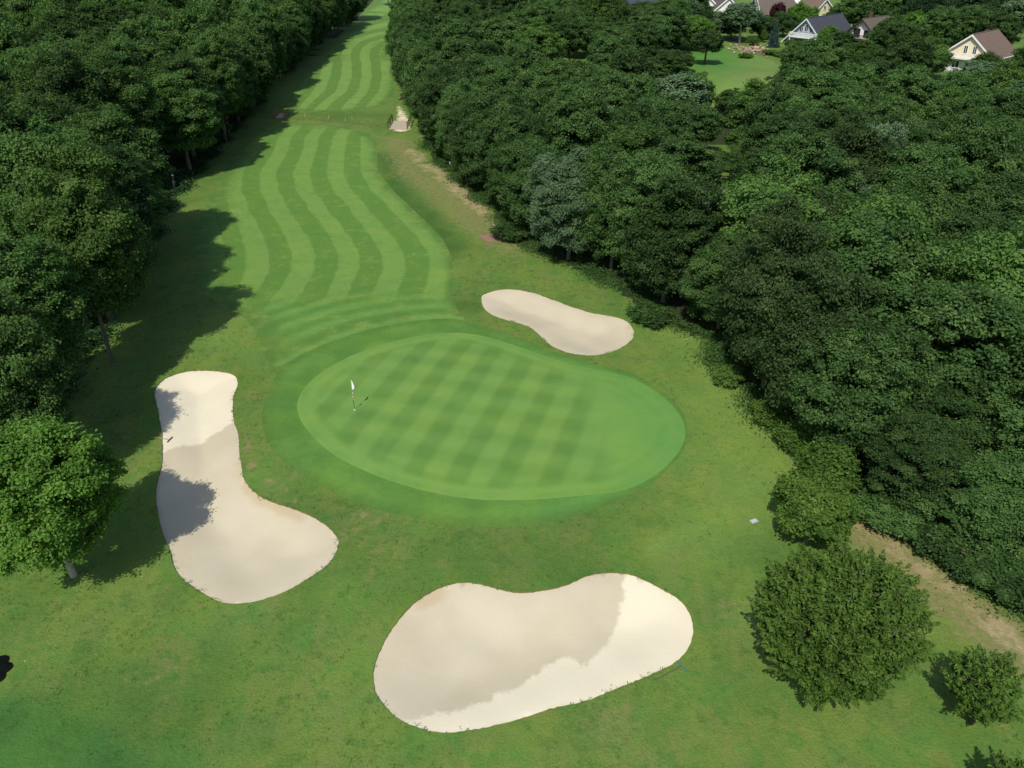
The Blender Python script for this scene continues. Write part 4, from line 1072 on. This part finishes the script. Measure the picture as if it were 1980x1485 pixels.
def gable_house(name, label, front, phi, W, L, he, hr, wallm, roofm, over=.5, wins=(), side_wins=(), balcony=None, chimney=None, trim=M_TRIM, lower=None, hip=0.0, zb=None, roof_t=.18, back=0.0):
    """gable front centre at `front`; the ridge runs away from it in direction phi; local x runs along the ridge, y across"""
    r = empty(name, (front[0], front[1], gz(*front) if zb is None else zb), phi)
    b = MB(); h = W / 2
    prof = [(-h, 0), (h, 0), (h, he), (0, hr - roof_t * 1.2), (-h, he)]
    v = [(0, y, z - (.8 if z == 0 else 0)) for y, z in prof] + [(L, y, z - (.8 if z == 0 else 0)) for y, z in prof]
    b.add(v, [(0, 4, 3, 2, 1), (5, 6, 7, 8, 9)] + [(i, (i + 1) % 5, (i + 1) % 5 + 5, i + 5) for i in range(5)])
    b.build('wall', wallm, r)
    # roof: two slabs with overhang
    sl = (hr - he) / h; ov = over
    rb = MB()
    for s in (-1, 1):
        ye, ze = s * (h + ov), he - sl * ov
        for_x0, for_x1 = -ov, L + ov
        q = [(for_x0, 0, hr), (for_x1 - hip, 0, hr), (for_x1, ye, ze), (for_x0, ye, ze)]
        u = [(x, y, z + .004) for x, y, z in q] + [(x, y, z - roof_t) for x, y, z in q]
        rb.add(u, [(0, 1, 2, 3) if s < 0 else (3, 2, 1, 0), (7, 6, 5, 4) if s < 0 else (4, 5, 6, 7), (0, 3, 7, 4), (2, 1, 5, 6), (3, 2, 6, 7)])
    if hip > 0:
        rb.add([(L + ov - hip, 0, hr), (L + ov, h + ov, he - sl * ov), (L + ov, -h - ov, he - sl * ov)], [(0, 1, 2)])
    roof = rb.build('roof', roofm, r)
    MB().tube([(-ov, 0, hr + .03), (L + ov - hip, 0, hr + .03)], .1, 6).build('ridge_cap', roofm, roof)
    if chimney:
        cx_, cy_, ch = chimney
        c = MB().box((cx_, cy_, hr - abs(cy_) * sl + ch / 2 - .4), (.7, .7, ch + .8)).build('chimney', M_BRICK, roof)
    # verge boards on the gable front
    for s in (-1, 1):
        mb = MB(); x0 = -ov - .07
        a = (hr - .02, he - sl * ov - .02); yy = (0, s * (h + ov))
        mb.add([(x0, yy[0], a[0] + .03), (x0, yy[1], a[1] + .03), (x0, yy[1], a[1] - .30), (x0, yy[0], a[0] - .34), (x0 + .065, yy[0], a[0] + .03), (x0 + .065, yy[1], a[1] + .03), (x0 + .065, yy[1], a[1] - .30), (x0 + .065, yy[0], a[0] - .34)],
               [(0, 1, 2, 3), (7, 6, 5, 4), (0, 4, 5, 1), (3, 2, 6, 7), (1, 5, 6, 2)])
        mb.build('verge_board', trim, r)
        MB().tube([(-ov, s * (h + ov + .06), he - sl * ov - .08), (L + ov, s * (h + ov + .06), he - sl * ov - .08)], .075, 6).build('gutter', trim, r)
    if lower:
        z0, m2 = lower
        MB().box((-.05, 0, z0 / 2 - .3), (.1, W + .02, z0 + .6)).build('lower_wall', m2, r)
    xo = -.12 if lower else 0
    def window(y, z, w, hgt, x=0.0, side=0):
        fr = MB(); t = .09
        for (cy, cz, dy, dz) in ((y, z + hgt / 2, w + t, t), (y, z - hgt / 2, w + t, t), (y - w / 2, z, t, hgt - t), (y + w / 2, z, t, hgt - t), (y, z, .06, hgt - t)):
            if side == 0: fr.box((x - .05, cy, cz), (.1, dy, dz))
            else: fr.box((cy, x + side * .05, cz), (dy, .1, dz))
        f = fr.build('window', trim, r)
        p = MB()
        if side == 0: p.box((x - .015, y, z), (.03, w - t, hgt - t))
        else: p.box((y, x + side * .015, z), (w - t, .03, hgt - t))
        p.build('pane', M_GLASS, f)
    for y, z, w, hgt in wins: window(y, z, w, hgt, xo if z < (lower[0] if lower else 0) else 0)
    for s, xx, z, w, hgt in side_wins: window(xx, z, w, hgt, s * h, s)
    if balcony:
        z0, w, dp, m2 = balcony
        bl = MB().box((-dp / 2 - .06, 0, z0), (dp, w, .16)).build('balcony', m2, r)
        rl = MB()
        rl.box((-dp - .06, 0, z0 + .98), (.08, w, .1)); rl.box((-dp - .06, 0, z0 + .2), (.06, w, .08))
        n = int(w / .3)
        for i in range(n + 1): rl.box((-dp - .06, -w / 2 + w * i / n, z0 + .58), (.05, .12, .68))
        for s in (-1, 1): rl.box((-dp / 2 - .06, s * w / 2, z0 + .98), (dp - .1, .08, .1))
        rl.build('railing', m2, bl)
        for s in (-1, 1): MB().box((-dp + .1, s * (w / 2 - .2), z0 / 2 - .3), (.16, .16, z0 + .44)).build('post', m2, bl)
    return tag(r, label, 'house', None)

def house_at(apx, apy, Y, hr):
    """ground point below an apex seen at a pixel, and the base height that puts the apex there"""
    x, y, z = hp(apx, apy, Y); return (x, y), z - hr

f, zb = house_at(1883, 66, 175, 7.3)
gable_house('detached_house', 'yellow and white gabled house with a brown tiled roof, nearest the right wood', f, R(40), 9.4, 10.6, 3.6, 7.3, M_YELLOW, M_BROWNROOF, .55, [(-1.0, 4.4, .75, 1.5), (.75, 4.4, .75, 1.5), (-2.3, 1.5, 1.6, 1.3), (2.0, 1.5, 1.4, 1.3)], [(-1, 3, 1.8, 1.4, 1.2), (-1, 7, 1.8, 1.4, 1.2)], (2.75, 7.4, 1.3, M_TRIM), (8.8, 1.2, 1.0), lower=(2.9, M_WHITE), zb=zb)
f, zb = house_at(1563, 35, 212, 6.5)
gable_house('timber_house', 'blue grey timber gabled house with a glazed gable and dark slate roof', f, R(42), 10.2, 15.0, 1.6, 6.5, M_BLUEGREY, M_SLATE, .7, [(0, 4.3, .9, 1.5), (-1.3, 3.9, .9, 1.1), (1.3, 3.9, .9, 1.1), (-2.0, 1.0, 2.4, 1.7), (1.6, 1.0, 2.4, 1.7)], [], (2.3, 7.2, 1.3, M_TRIM), None, trim=mat_simple('pale_blue_paint', (.58, .66, .68), .5, .3, .1, 4), zb=zb)
f, zb = house_at(1672, 36, 207, 6.9)
gable_house('chalet', 'chalet with a dark wooden balcony, white ground floor and grey brown roof', f, R(38), 9.4, 9.5, 3.0, 6.9, M_WHITE, M_GREYBROWN, .9, [(-1.2, 3.7, 1.3, 1.4), (1.3, 3.8, 1.6, 1.8), (-1.8, 1.2, 1.2, 1.2), (1.4, 1.2, 1.8, 1.5)], [(-1, 4, 1.6, 1.3, 1.2)], (2.5, 8.4, 1.5, M_DARKWOOD), (3.2, .4, 1.5), trim=M_DARKWOOD, zb=zb)
f, zb = house_at(1598, -3, 254, 6.6)
gable_house('small_house', 'small cream gabled house with a brown roof at the top edge of the photo', f, R(118), 7.6, 9.0, 3.4, 6.6, M_CREAM, M_BROWNROOF, .4, [(0, 4.2, 1.0, 1.1), (-1.6, 1.6, 1.1, 1.2), (1.6, 1.6, 1.1, 1.2)], zb=zb)
f, zb = house_at(1411, -6, 254, 7.0)
gable_house('white_house', 'white house with its gable facing the lawn at the top edge of the photo', f, R(80), 8.0, 10.0, 3.4, 7.0, M_WHITE, M_GREYBROWN, .5, [(-.2, 4.4, 1.0, 1.2), (-2, 1.6, 1.2, 1.3), (1.8, 1.6, 1.2, 1.3)], zb=zb)
f, zb = house_at(1372, -8, 266, 7.0)
gable_house('white_house', 'second white house half hidden left of the white gable at the top edge', f, R(60), 7.6, 9.0, 4.0, 7.0, M_WHITE, M_GREYBROWN, .5, [(1.2, 3.6, 1.0, 1.2), (-1.4, 3.6, 1.0, 1.2)], zb=zb)
f, zb = house_at(1466, -14, 256, 8.6)
gable_house('brown_roofed_house', 'house with a big plain grey brown roof at the top edge of the photo', f, R(8), 11.0, 12.0, 3.0, 8.6, M_WHITE, M_GREYBROWN, .5, [(0, 4.6, 1.2, 1.2)], [(-1, 3, 1.5, 1.4, 1.2), (-1, 8, 1.5, 1.4, 1.2)], hip=3.2, zb=zb)
f, zb = house_at(1200, -8, 272, 5.4)
gable_house('long_white_house', 'long white house with a dark blue roof at the top edge, leftmost house', f, R(4), 9.0, 14.0, 3.0, 5.4, M_WHITE, M_NAVY, .6, [(0, 1.6, 1.2, 1.2)], [(-1, 2, 1.6, 1.2, 1.3), (-1, 5, 1.3, 1.0, 2.0), (-1, 9.4, 1.5, .7, 2.0), (-1, 10.6, 1.5, .7, 2.0), (-1, 11.8, 1.5, .7, 2.0)], zb=zb)

# rubble bank behind the lawn: countless stones
def rubble():
    b = MB(); m = MB()
    for _ in range(150):
        t = RNG.uniform(0, 1) ** .7; px = 1410 + 76 * t + RNG.normal(0, 3); py = 95 + 6 * t + RNG.normal(0, 4.2)
        x, y = flat(px, py); r = RNG.uniform(.14, .42)
        b.ball((x, y, gz(x, y) + r * .35 + max(0, RNG.uniform(-.3, .4))), (r, r * RNG.uniform(.6, 1), r * RNG.uniform(.5, .8)), 6, 4)
    o = b.build('rubble', mat_simple('pink_rubble_stone', (.44, .30, .24), .9, .1, .5, .6, .4, (.45, .5, .5)))
    tag(o, 'bank of pinkish rubble stones at the back of the lawn', None, None, 'stuff')
rubble()

# ------------------------------------------------------------------ flagstick in its cup
def flagstick():
    x, y = ground(685.5, 793); z = gz(x, y)
    r = empty('flagstick', (x, y, z))
    lean = Matrix.Rotation(R(0), 4, 'X')
    mw = mat_simple('flagstick_white', (.8, .8, .78), .4, .4, .05); mk = mat_simple('flagstick_black', (.03, .03, .03), .5, .3, .1); mr = mat_simple('red_marker', (.5, .05, .03), .5, .3, .1); my = mat_simple('yellow_marker', (.6, .5, .2), .5, .3, .1)
    H = 2.2; p = MB().tube([(0, 0, -.1), (0, 0, H)], .014, 8).build('pole', mw, r)
    for a, b_ in ((.12, .82), (1.12, 1.2), (1.42, 1.5)): MB().tube([(0, 0, a), (0, 0, b_)], .0165, 8).build('dark_band', mk, p)
    MB().tube([(0, 0, H), (0, 0, H + .03)], [.03, .02], 8).build('finial', mw, p)
    v, f_ = [], []
    for i in range(7):
        u = i / 6
        for j in range(6):
            w_ = j / 5
            # limp pennant: hangs down beside the pole, wider at its foot
            v.append((.02 + u * (.05 + .12 * w_ ** .8) * (1 - .25 * (w_ > .9)), .05 * math.sin(u * 5 + w_ * 2) * u, H - .02 - w_ * .62 - .04 * u + .10 * u * w_))
    f_ = [(i * 6 + j, (i + 1) * 6 + j, (i + 1) * 6 + j + 1, i * 6 + j + 1) for i in range(6) for j in range(5)]
    fl = mesh_obj('flag', v, f_, mat_simple('white_flag_cloth', (.82, .83, .84), .8, .1, .05, 5), r, True)
    MB().ball((.03, -.01, .92), (.06, .06, .055), 10, 7).build('position_marker', mr, r)
    MB().ball((.07, -.02, .885), (.035, .035, .04), 8, 6).build('position_marker', my, r)
    c = MB(); n = 20; ro, ri = .066, .054
    vv = [(math.cos(2 * math.pi * k / n) * q, math.sin(2 * math.pi * k / n) * q, zz) for q, zz in ((ro, .006), (ro, .016), (ri, .016), (ri, -.05)) for k in range(n)]
    c.add(vv, [(a * n + k, a * n + (k + 1) % n, (a + 1) * n + (k + 1) % n, (a + 1) * n + k) for a in range(3) for k in range(n)])
    c.build('cup_rim', mw, r, True)
    tag(r, 'white flagstick with dark bands and a limp white flag standing in the hole', 'flagstick')
flagstick()

# ------------------------------------------------------------------ bunker rakes
def rake(label, p0, p1, hm, headm, zoff=(.05, .05), head_w=.62):
    """handle end at p0, head at p1 (pixels)"""
    a = Vector((*ground(*p0), 0)); b = Vector((*ground(*p1), 0))
    a.z = gz(a.x, a.y) + zoff[0]; b.z = gz(b.x, b.y) + zoff[1]
    r = empty('bunker_rake', b); d = a - b; L = d.length; u = d.normalized(); s = u.cross(Vector((0, 0, 1))).normalized()
    MB().tube([(0, 0, 0), u * (L * .5) , u * L], [.02, .018, .018], 8).build('handle', hm, r)
    hd_ = MB(); hd_.tube([s * (-head_w / 2), s * (head_w / 2)], .028, 8)
    head = hd_.build('rake_head', headm, r)
    t = MB()
    for k_ in range(11):
        q = s * (-head_w / 2 + head_w * (k_ + .5) / 11); t.tube([q, q + Vector((0, 0, -.09)) - u * .02], [.012, .006], 5)
    t.build('tines', headm, head)
    tag(r, label, 'rake', 'bunker rakes')
MW = mat_simple('rake_ash_handle', (.34, .29, .2), .7, .2, .3, 8); MD = mat_simple('rake_dark_handle', (.10, .085, .07), .6, .3, .3, 8); MBL = mat_simple('rake_blue_head', (.06, .16, .20), .5, .3, .2, 8)
rake('wooden rake lying across the left rim of the boot shaped bunker', (290, 846.5), (328, 849), MW, MD, (.06, -.02))
rake('grey rake lying on the sand at the near rim of the peanut shaped bunker', (987, 619.5), (1016, 621.5), MD, MD, (.0, -.22), .75)
rake('dark rake with a blue head lying on the grass below the broad front bunker', (1267, 1316), (1317, 1290), MD, MBL, (.05, .1))

# small marker plate on the grass
def plate():
    x, y = ground(1458, 1008); z = gz(x, y)
    r = empty('ground_plate', (x, y, z), R(25))
    MB().box((0, 0, .02), (.42, .28, .05)).build('slab', mat_simple('pale_concrete', (.42, .44, .44), .8, .2, .3, 6), r)
    MB().box((0, 0, .052), (.30, .18, .012)).build('lid', mat_simple('pale_metal', (.5, .52, .53), .5, .4, .2, 6), r)
    tag(r, 'small pale grey ground plate in the grass left of the bushy trees', 'ground plate')
plate()

# ------------------------------------------------------------------ bridges, rails and stakes along the ditch
def bridge(name, label, near, far, width, wood, deckm, rails=True, h=1.05):
    a = Vector((*flat(*near), 0)); b = Vector((*flat(*far), 0)); za, zb_ = gz(a.x, a.y), gz(b.x, b.y)
    d = (b - a); L = d.length; ang = math.atan2(d.y, d.x)
    r = empty(name, (a.x, a.y, max(za, zb_) + .08), ang)
    dk = MB(); n = int(L / .2)
    for i in range(n): dk.box((L * (i + .5) / n, 0, 0), (L / n * .93, width, .07))
    dk.build('deck', deckm, r)
    for s in (-1, 1):
        rl = MB()
        for i in range(3):
            x = .1 + (L - .2) * i / 2; rl.box((x, s * (width / 2 + .08), h / 2 - .1), (.12, .12, h + .2))
        rl.box((L / 2, s * (width / 2 + .08) + s * .08, h - .1), (L + .2, .05, .16)); rl.box((L / 2, s * (width / 2 + .08) + s * .08, h * .55), (L + .2, .05, .14))
        rl.build('railing', wood, r)
    return tag(r, label, 'bridge')
bridge('footbridge', 'wooden footbridge with brown rails on the sandy path at the wood edge', (769, 252), (777, 236), 2.7, M_WOOD, M_PLANK)
bridge('footbridge', 'small footbridge with orange brown rails at the left end of the ditch', (540, 229), (549, 220), 1.3, M_ORANGEWOOD, M_PLANK, True, .8)
M_STAKE = mat_simple('yellow_stake_paint', (.55, .47, .16), .7, .2, .3, 6)
stk = None
for i, (px, py) in enumerate([(590, 226), (636, 231), (668, 236), (681, 233)]):
    x, y = flat(px, py)
    m = MB().tube([(0, 0, -.3), (0, 0, .6), (0, 0, .65)], [.03, .03, .015], 6)
    if stk is None: stk = m.build('hazard_stake', M_STAKE); o = stk
    else: o = stk.copy(); COL.objects.link(o)
    o.location = (x, y, gz(x, y))
    tag(o, 'yellow stake standing in the dry grass along the ditch between the two footbridges', 'stake', 'yellow stakes along the ditch')
# reed and dry grass along the ditch
def ditch_grass():
    L = resample(pts([(455, 226), (530, 229), (620, 233), (690, 240), (752, 249)]), .25, False); n = 800
    c = L[RNG.integers(0, len(L), n)] + RNG.normal(0, .45, (n, 2)); z = terrain(c[:, 0], c[:, 1])
    nn = unit(RNG.normal(0, 1, (n, 3)) * [1, 1, .3])
    o = bpy.data.objects.new('ditch_grass', leaf_mesh('ditch_grass', np.c_[c, z + RNG.uniform(.0, .12, n)], nn, RNG.uniform(.1, .28, n), RNG.uniform(.1, .9, n), mat_leaf('dry_grass', (.10, .14, .04), (.18, .19, .07), (.32, .27, .13), .3, .2, .7), .2)); COL.objects.link(o)
    tag(o, 'dry tall grass growing along the ditch between the bridges', None, None, 'stuff')
ditch_grass()

# small sign post at the wood edge, a pale board
def sign(px, py, label):
    x, y = ground(px, py); r = empty('marker_post', (x, y, gz(x, y)))
    MB().box((0, 0, .4), (.08, .08, .9)).build('post', M_WOOD, r)
    MB().box((0, -.05, .72), (.28, .03, .3)).build('board', mat_simple('pale_board', (.45, .46, .44), .7, .2, .2, 4), r)
    tag(r, label, 'marker post')
sign(871, 325, 'small pale marker post under the right wood edge beside the worn ground')

# reddish plank step on the path by the right wood
def planks():
    x, y = ground(956, 459); r = empty('plank_step', (x, y, gz(x, y)), R(25))
    b = MB()
    for i in range(6): b.box((0, -.9 + i * .36, .03), (2.6, .32, .06))
    b.build('planks', mat_simple('reddish_planks', (.30, .19, .14), .9, .1, .4, 5), r)
    tag(r, 'reddish wooden plank step at the foot of the grey green trees', 'plank step')
planks()

# unidentified black shape at the left edge, its scalloped canopy form made up
def canopy():
    x, y = ground(-26, 1300); z = gz(x, y)
    r = empty('black_shape', (x, y, z), R(20)); n = 8; v = []; f_ = []
    RR = 1.02
    for k_ in range(n * 6):
        a = 2 * math.pi * k_ / (n * 6); sc = RR * (1 - .17 * (1 - abs(math.cos(a * n / 2))))
        for j in range(1, 6):
            t = j / 5; v.append((math.cos(a) * sc * t, math.sin(a) * sc * t, 0.16 * (1 - t ** 2) ** .8 + .02))
    v.append((0, 0, .18)); c0 = len(v) - 1; m = n * 6
    for k_ in range(m):
        k2 = (k_ + 1) % m
        f_.append((c0, k_ * 5, k2 * 5))
        for j in range(4): f_.append((k_ * 5 + j, k_ * 5 + j + 1, k2 * 5 + j + 1, k2 * 5 + j))
    mesh_obj('canopy', v, f_, mat_simple('matte_black', (.006, .008, .006), .95, .05, .2, 4), r, True)
    MB().tube([(0, 0, .12), (0, 0, .24)], [.03, .012], 8).build('tip', mat_simple('black_shape_tip', (.05, .05, .05), .5, .3, .1), r)
    tag(r, 'unidentified flat black shape lying on the grass, cut off by the left edge', 'umbrella')
canopy()

# ------------------------------------------------------------------ people
M_SKIN = mat_simple('skin', (.42, .25, .17), .6, .3, .1, 6)
def skin_body(name, verts, edges, radii, mat, parent, sub=1):
    me = bpy.data.meshes.new(name); me.from_pydata(verts, edges, []); o = bpy.data.objects.new(name, me); COL.objects.link(o)
    md = o.modifiers.new('skin', 'SKIN'); md.use_smooth_shade = True
    for i, rr in enumerate(radii): me.skin_vertices[0].data[i].radius = (rr, rr)
    me.skin_vertices[0].data[0].use_root = True
    s = o.modifiers.new('sub', 'SUBSURF'); s.levels = s.render_levels = sub
    bpy.context.view_layer.update()
    dg = bpy.context.evaluated_depsgraph_get(); m2 = bpy.data.meshes.new_from_object(o.evaluated_get(dg)); m2.name = name
    o.modifiers.clear(); o.data = m2; m2.materials.clear(); m2.materials.append(mat); o.parent = parent
    m2.polygons.foreach_set('use_smooth', [True] * len(m2.polygons))
    return o

def person(label, px, py, face, pose, shirt, trousers, cap, shoe):
    x, y = ground(px, py); r = empty('person', (x, y, gz(x, y)), face)
    P = pose
    names = ['pelvis', 'waist', 'chest', 'neck', 'head', 'crown', 'sl', 'el', 'wl', 'hl', 'sr', 'er', 'wr', 'hr', 'hipl', 'kl', 'al', 'tl', 'hipr', 'kr', 'ar', 'tr']
    ix = {n: i for i, n in enumerate(names)}
    E = [('pelvis', 'waist'), ('waist', 'chest'), ('chest', 'neck'), ('neck', 'head'), ('head', 'crown'), ('chest', 'sl'), ('sl', 'el'), ('el', 'wl'), ('wl', 'hl'), ('chest', 'sr'), ('sr', 'er'), ('er', 'wr'), ('wr', 'hr'),
         ('pelvis', 'hipl'), ('hipl', 'kl'), ('kl', 'al'), ('al', 'tl'), ('pelvis', 'hipr'), ('hipr', 'kr'), ('kr', 'ar'), ('ar', 'tr')]
    rad = dict(pelvis=.13, waist=.125, chest=.14, neck=.055, head=.095, crown=.075, sl=.06, el=.043, wl=.03, hl=.035, sr=.06, er=.043, wr=.03, hr=.035, hipl=.09, kl=.06, al=.042, tl=.035, hipr=.09, kr=.06, ar=.042, tr=.035)
    V = [P[n] for n in names]; RD = [rad[n] for n in names]; EE = [(ix[a], ix[b]) for a, b in E]
    for s in 'lr':                       # five fingers on each hand
        h = Vector(P['h' + s]); w_ = Vector(P['w' + s]); d = (h - w_).normalized(); side = d.cross(Vector((1, 0, .2))).normalized()
        for q, L in ((-.03, .07), (-.01, .085), (.01, .08), (.03, .065), (-.05, .04)):
            V += [tuple(h + side * q + d * .02), tuple(h + side * q * 1.1 + d * (.02 + L * .6)), tuple(h + side * q * 1.1 + d * (.02 + L * .9) + Vector((.02, 0, 0)))]; RD += [.011, .010, .008]
            k_ = len(V) - 3; EE += [(ix['h' + s], k_), (k_, k_ + 1), (k_ + 1, k_ + 2)]
    body = skin_body('body', V, EE, RD, M_SKIN, r)
    def garment(name, keys, edges, grow, mat):
        kx = {n: i for i, n in enumerate(keys)}
        return skin_body(name, [P[n] for n in keys], [(kx[a], kx[b]) for a, b in edges], [rad[n] * grow + .012 for n in keys], mat, r)
    P2 = P
    garment('shirt', ['pelvis', 'waist', 'chest', 'sl', 'el', 'sr', 'er'], [('pelvis', 'waist'), ('waist', 'chest'), ('chest', 'sl'), ('sl', 'el'), ('chest', 'sr'), ('sr', 'er')], 1.12, shirt)
    garment('trousers', ['pelvis', 'hipl', 'kl', 'al', 'hipr', 'kr', 'ar'], [('pelvis', 'hipl'), ('hipl', 'kl'), ('kl', 'al'), ('pelvis', 'hipr'), ('hipr', 'kr'), ('kr', 'ar')], 1.2, trousers)
    for s in 'lr':
        a, t = Vector(P['a' + s]), Vector(P['t' + s])
        MB().ball((a + t) / 2 + Vector((0, 0, -.015)), (.14, .055, .055), 10, 7).build('shoe', shoe, r, True)
    hd_, cr = Vector(P['head']), Vector(P['crown']); u = (cr - hd_).normalized()
    c = hd_ + u * .05; n = MB().ball(c, (.115, .105, .10), 12, 8)
    hat = n.build('cap', cap, r, True)
    fw = Vector(P['face'])
    MB().ball(c + fw * .12 - u * .02, (.09, .08, .014), 10, 6).build('peak', cap, hat, True)
    fc = MB(); base = hd_ + fw * .1
    fc.ball(base - u * .01, (.018, .014, .022), 6, 5)
    fc.build('nose', M_SKIN, body, True)
    sd = u.cross(fw).normalized()
    ey = MB(); [ey.ball(hd_ + fw * .092 + u * .02 + sd * q, .012, 6, 5) for q in (-.033, .033)]; ey.build('eyes', MD, body, True)
    er_ = MB(); [er_.ball(hd_ + sd * q, (.03, .018, .035), 6, 5) for q in (-.1, .1)]; er_.build('ears', M_SKIN, body, True)
    MB().ball(hd_ + fw * .094 - u * .045, (.012, .024, .007), 6, 5).build('mouth', mat_simple('lips', (.25, .09, .08), .5, .3, .1), body, True)
    return tag(r, label, 'person'), r
stand = dict(pelvis=(0, 0, .93), waist=(.0, 0, 1.08), chest=(.01, 0, 1.33), neck=(.02, 0, 1.48), head=(.04, 0, 1.6), crown=(.03, 0, 1.70), sl=(.0, .2, 1.4), el=(.0, .25, 1.13), wl=(.12, .22, .93), hl=(.16, .20, .86), sr=(.0, -.2, 1.4), er=(-.02, -.26, 1.13), wr=(.08, -.24, .9), hr=(.11, -.23, .83),
             hipl=(0, .1, .86), kl=(.04, .11, .5), al=(0, .12, .09), tl=(.14, .13, .04), hipr=(0, -.1, .86), kr=(.0, -.12, .5), ar=(-.05, -.13, .09), tr=(.09, -.15, .04), face=(1, 0, 0))
bend = dict(pelvis=(0, 0, .90), waist=(.10, 0, 1.03), chest=(.32, 0, 1.17), neck=(.45, 0, 1.22), head=(.56, 0, 1.23), crown=(.64, 0, 1.27), sl=(.34, .19, 1.15), el=(.42, .15, .90), wl=(.46, .05, .70), hl=(.47, .02, .64), sr=(.34, -.19, 1.15), er=(.42, -.15, .88), wr=(.46, -.04, .64), hr=(.47, -.02, .58),
            hipl=(0, .1, .84), kl=(.07, .14, .48), al=(.0, .17, .09), tl=(.14, .18, .04), hipr=(0, -.1, .84), kr=(.07, -.14, .48), ar=(.0, -.17, .09), tr=(.14, -.18, .04), face=(.45, 0, -.89))
M_DKCLOTH = mat_simple('dark_cloth', (.03, .032, .04), .9, .1, .2, 8); M_BLUECL = mat_simple('grey_blue_trousers', (.16, .19, .24), .9, .1, .2, 8); M_WCL = mat_simple('white_cotton', (.8, .8, .8), .9, .1, .06, 8)
M_GREYCL = mat_simple('grey_cloth', (.22, .22, .23), .9, .1, .2, 8)
person('person in a white cap and dark clothes standing in the shade of the left wood', 338, 366, R(10), stand, M_DKCLOTH, M_GREYCL, M_WCL, M_WCL)
tg, pr = person('person in a white shirt bending over a putt in a gap of the right wood', 1388, 386, R(0), bend, M_WCL, M_BLUECL, M_WCL, M_WCL)
def putter():
    a = pr.location
    r = empty('putter', a)
    MB().tube([(.475, 0, .70), (.52, 0, .06)], [.014, .009], 6).build('shaft', M_TRIM, r)
    MB().box((.53, .03, .035), (.035, .12, .03)).build('club_head', MD, r)
    tag(r, 'thin putter held by the bending person in the white shirt', 'golf club')
putter()

# ------------------------------------------------------------------ camera, light, sky
cam = bpy.data.cameras.new('camera'); co = bpy.data.objects.new('camera', cam); COL.objects.link(co)
co.location = (0, 0, CAMH); co.rotation_euler = (R(90) - PITCH, 0, 0)
cam.sensor_width = 36; cam.lens = 36 * FOC / 1980; cam.clip_start = .5; cam.clip_end = 9000
SC.camera = co
SUN_ELEV = R(50)
hd = Vector((.325, .945)).normalized()
dirv = Vector((hd.x * math.cos(SUN_ELEV), hd.y * math.cos(SUN_ELEV), -math.sin(SUN_ELEV)))
sl = bpy.data.lights.new('sun', 'SUN'); sl.energy = 4.25; sl.angle = R(.53); sl.color = (1, .95, .86)
so = bpy.data.objects.new('sun', sl); COL.objects.link(so); so.rotation_euler = dirv.to_track_quat('-Z', 'Y').to_euler(); so.location = (0, 0, 80)
w = bpy.data.worlds.new('World'); SC.world = w; w.use_nodes = True
nt = w.node_tree; bg = nt.nodes['Background']; sk = nt.nodes.new('ShaderNodeTexSky'); sk.sky_type = 'NISHITA'; sk.sun_disc = False
sk.sun_elevation = SUN_ELEV; sk.sun_rotation = math.atan2(-hd.x, -hd.y); sk.air_density = 1.0; sk.dust_density = 1.2
nt.links.new(sk.outputs[0], bg.inputs[0]); bg.inputs[1].default_value = .125
SC.view_settings.view_transform = 'Standard'; SC.view_settings.look = 'None'; SC.view_settings.exposure = 0; SC.view_settings.gamma = 1
SC.cycles.max_bounces = 6; SC.cycles.diffuse_bounces = 3; SC.cycles.transmission_bounces = 4; SC.cycles.use_denoising = True
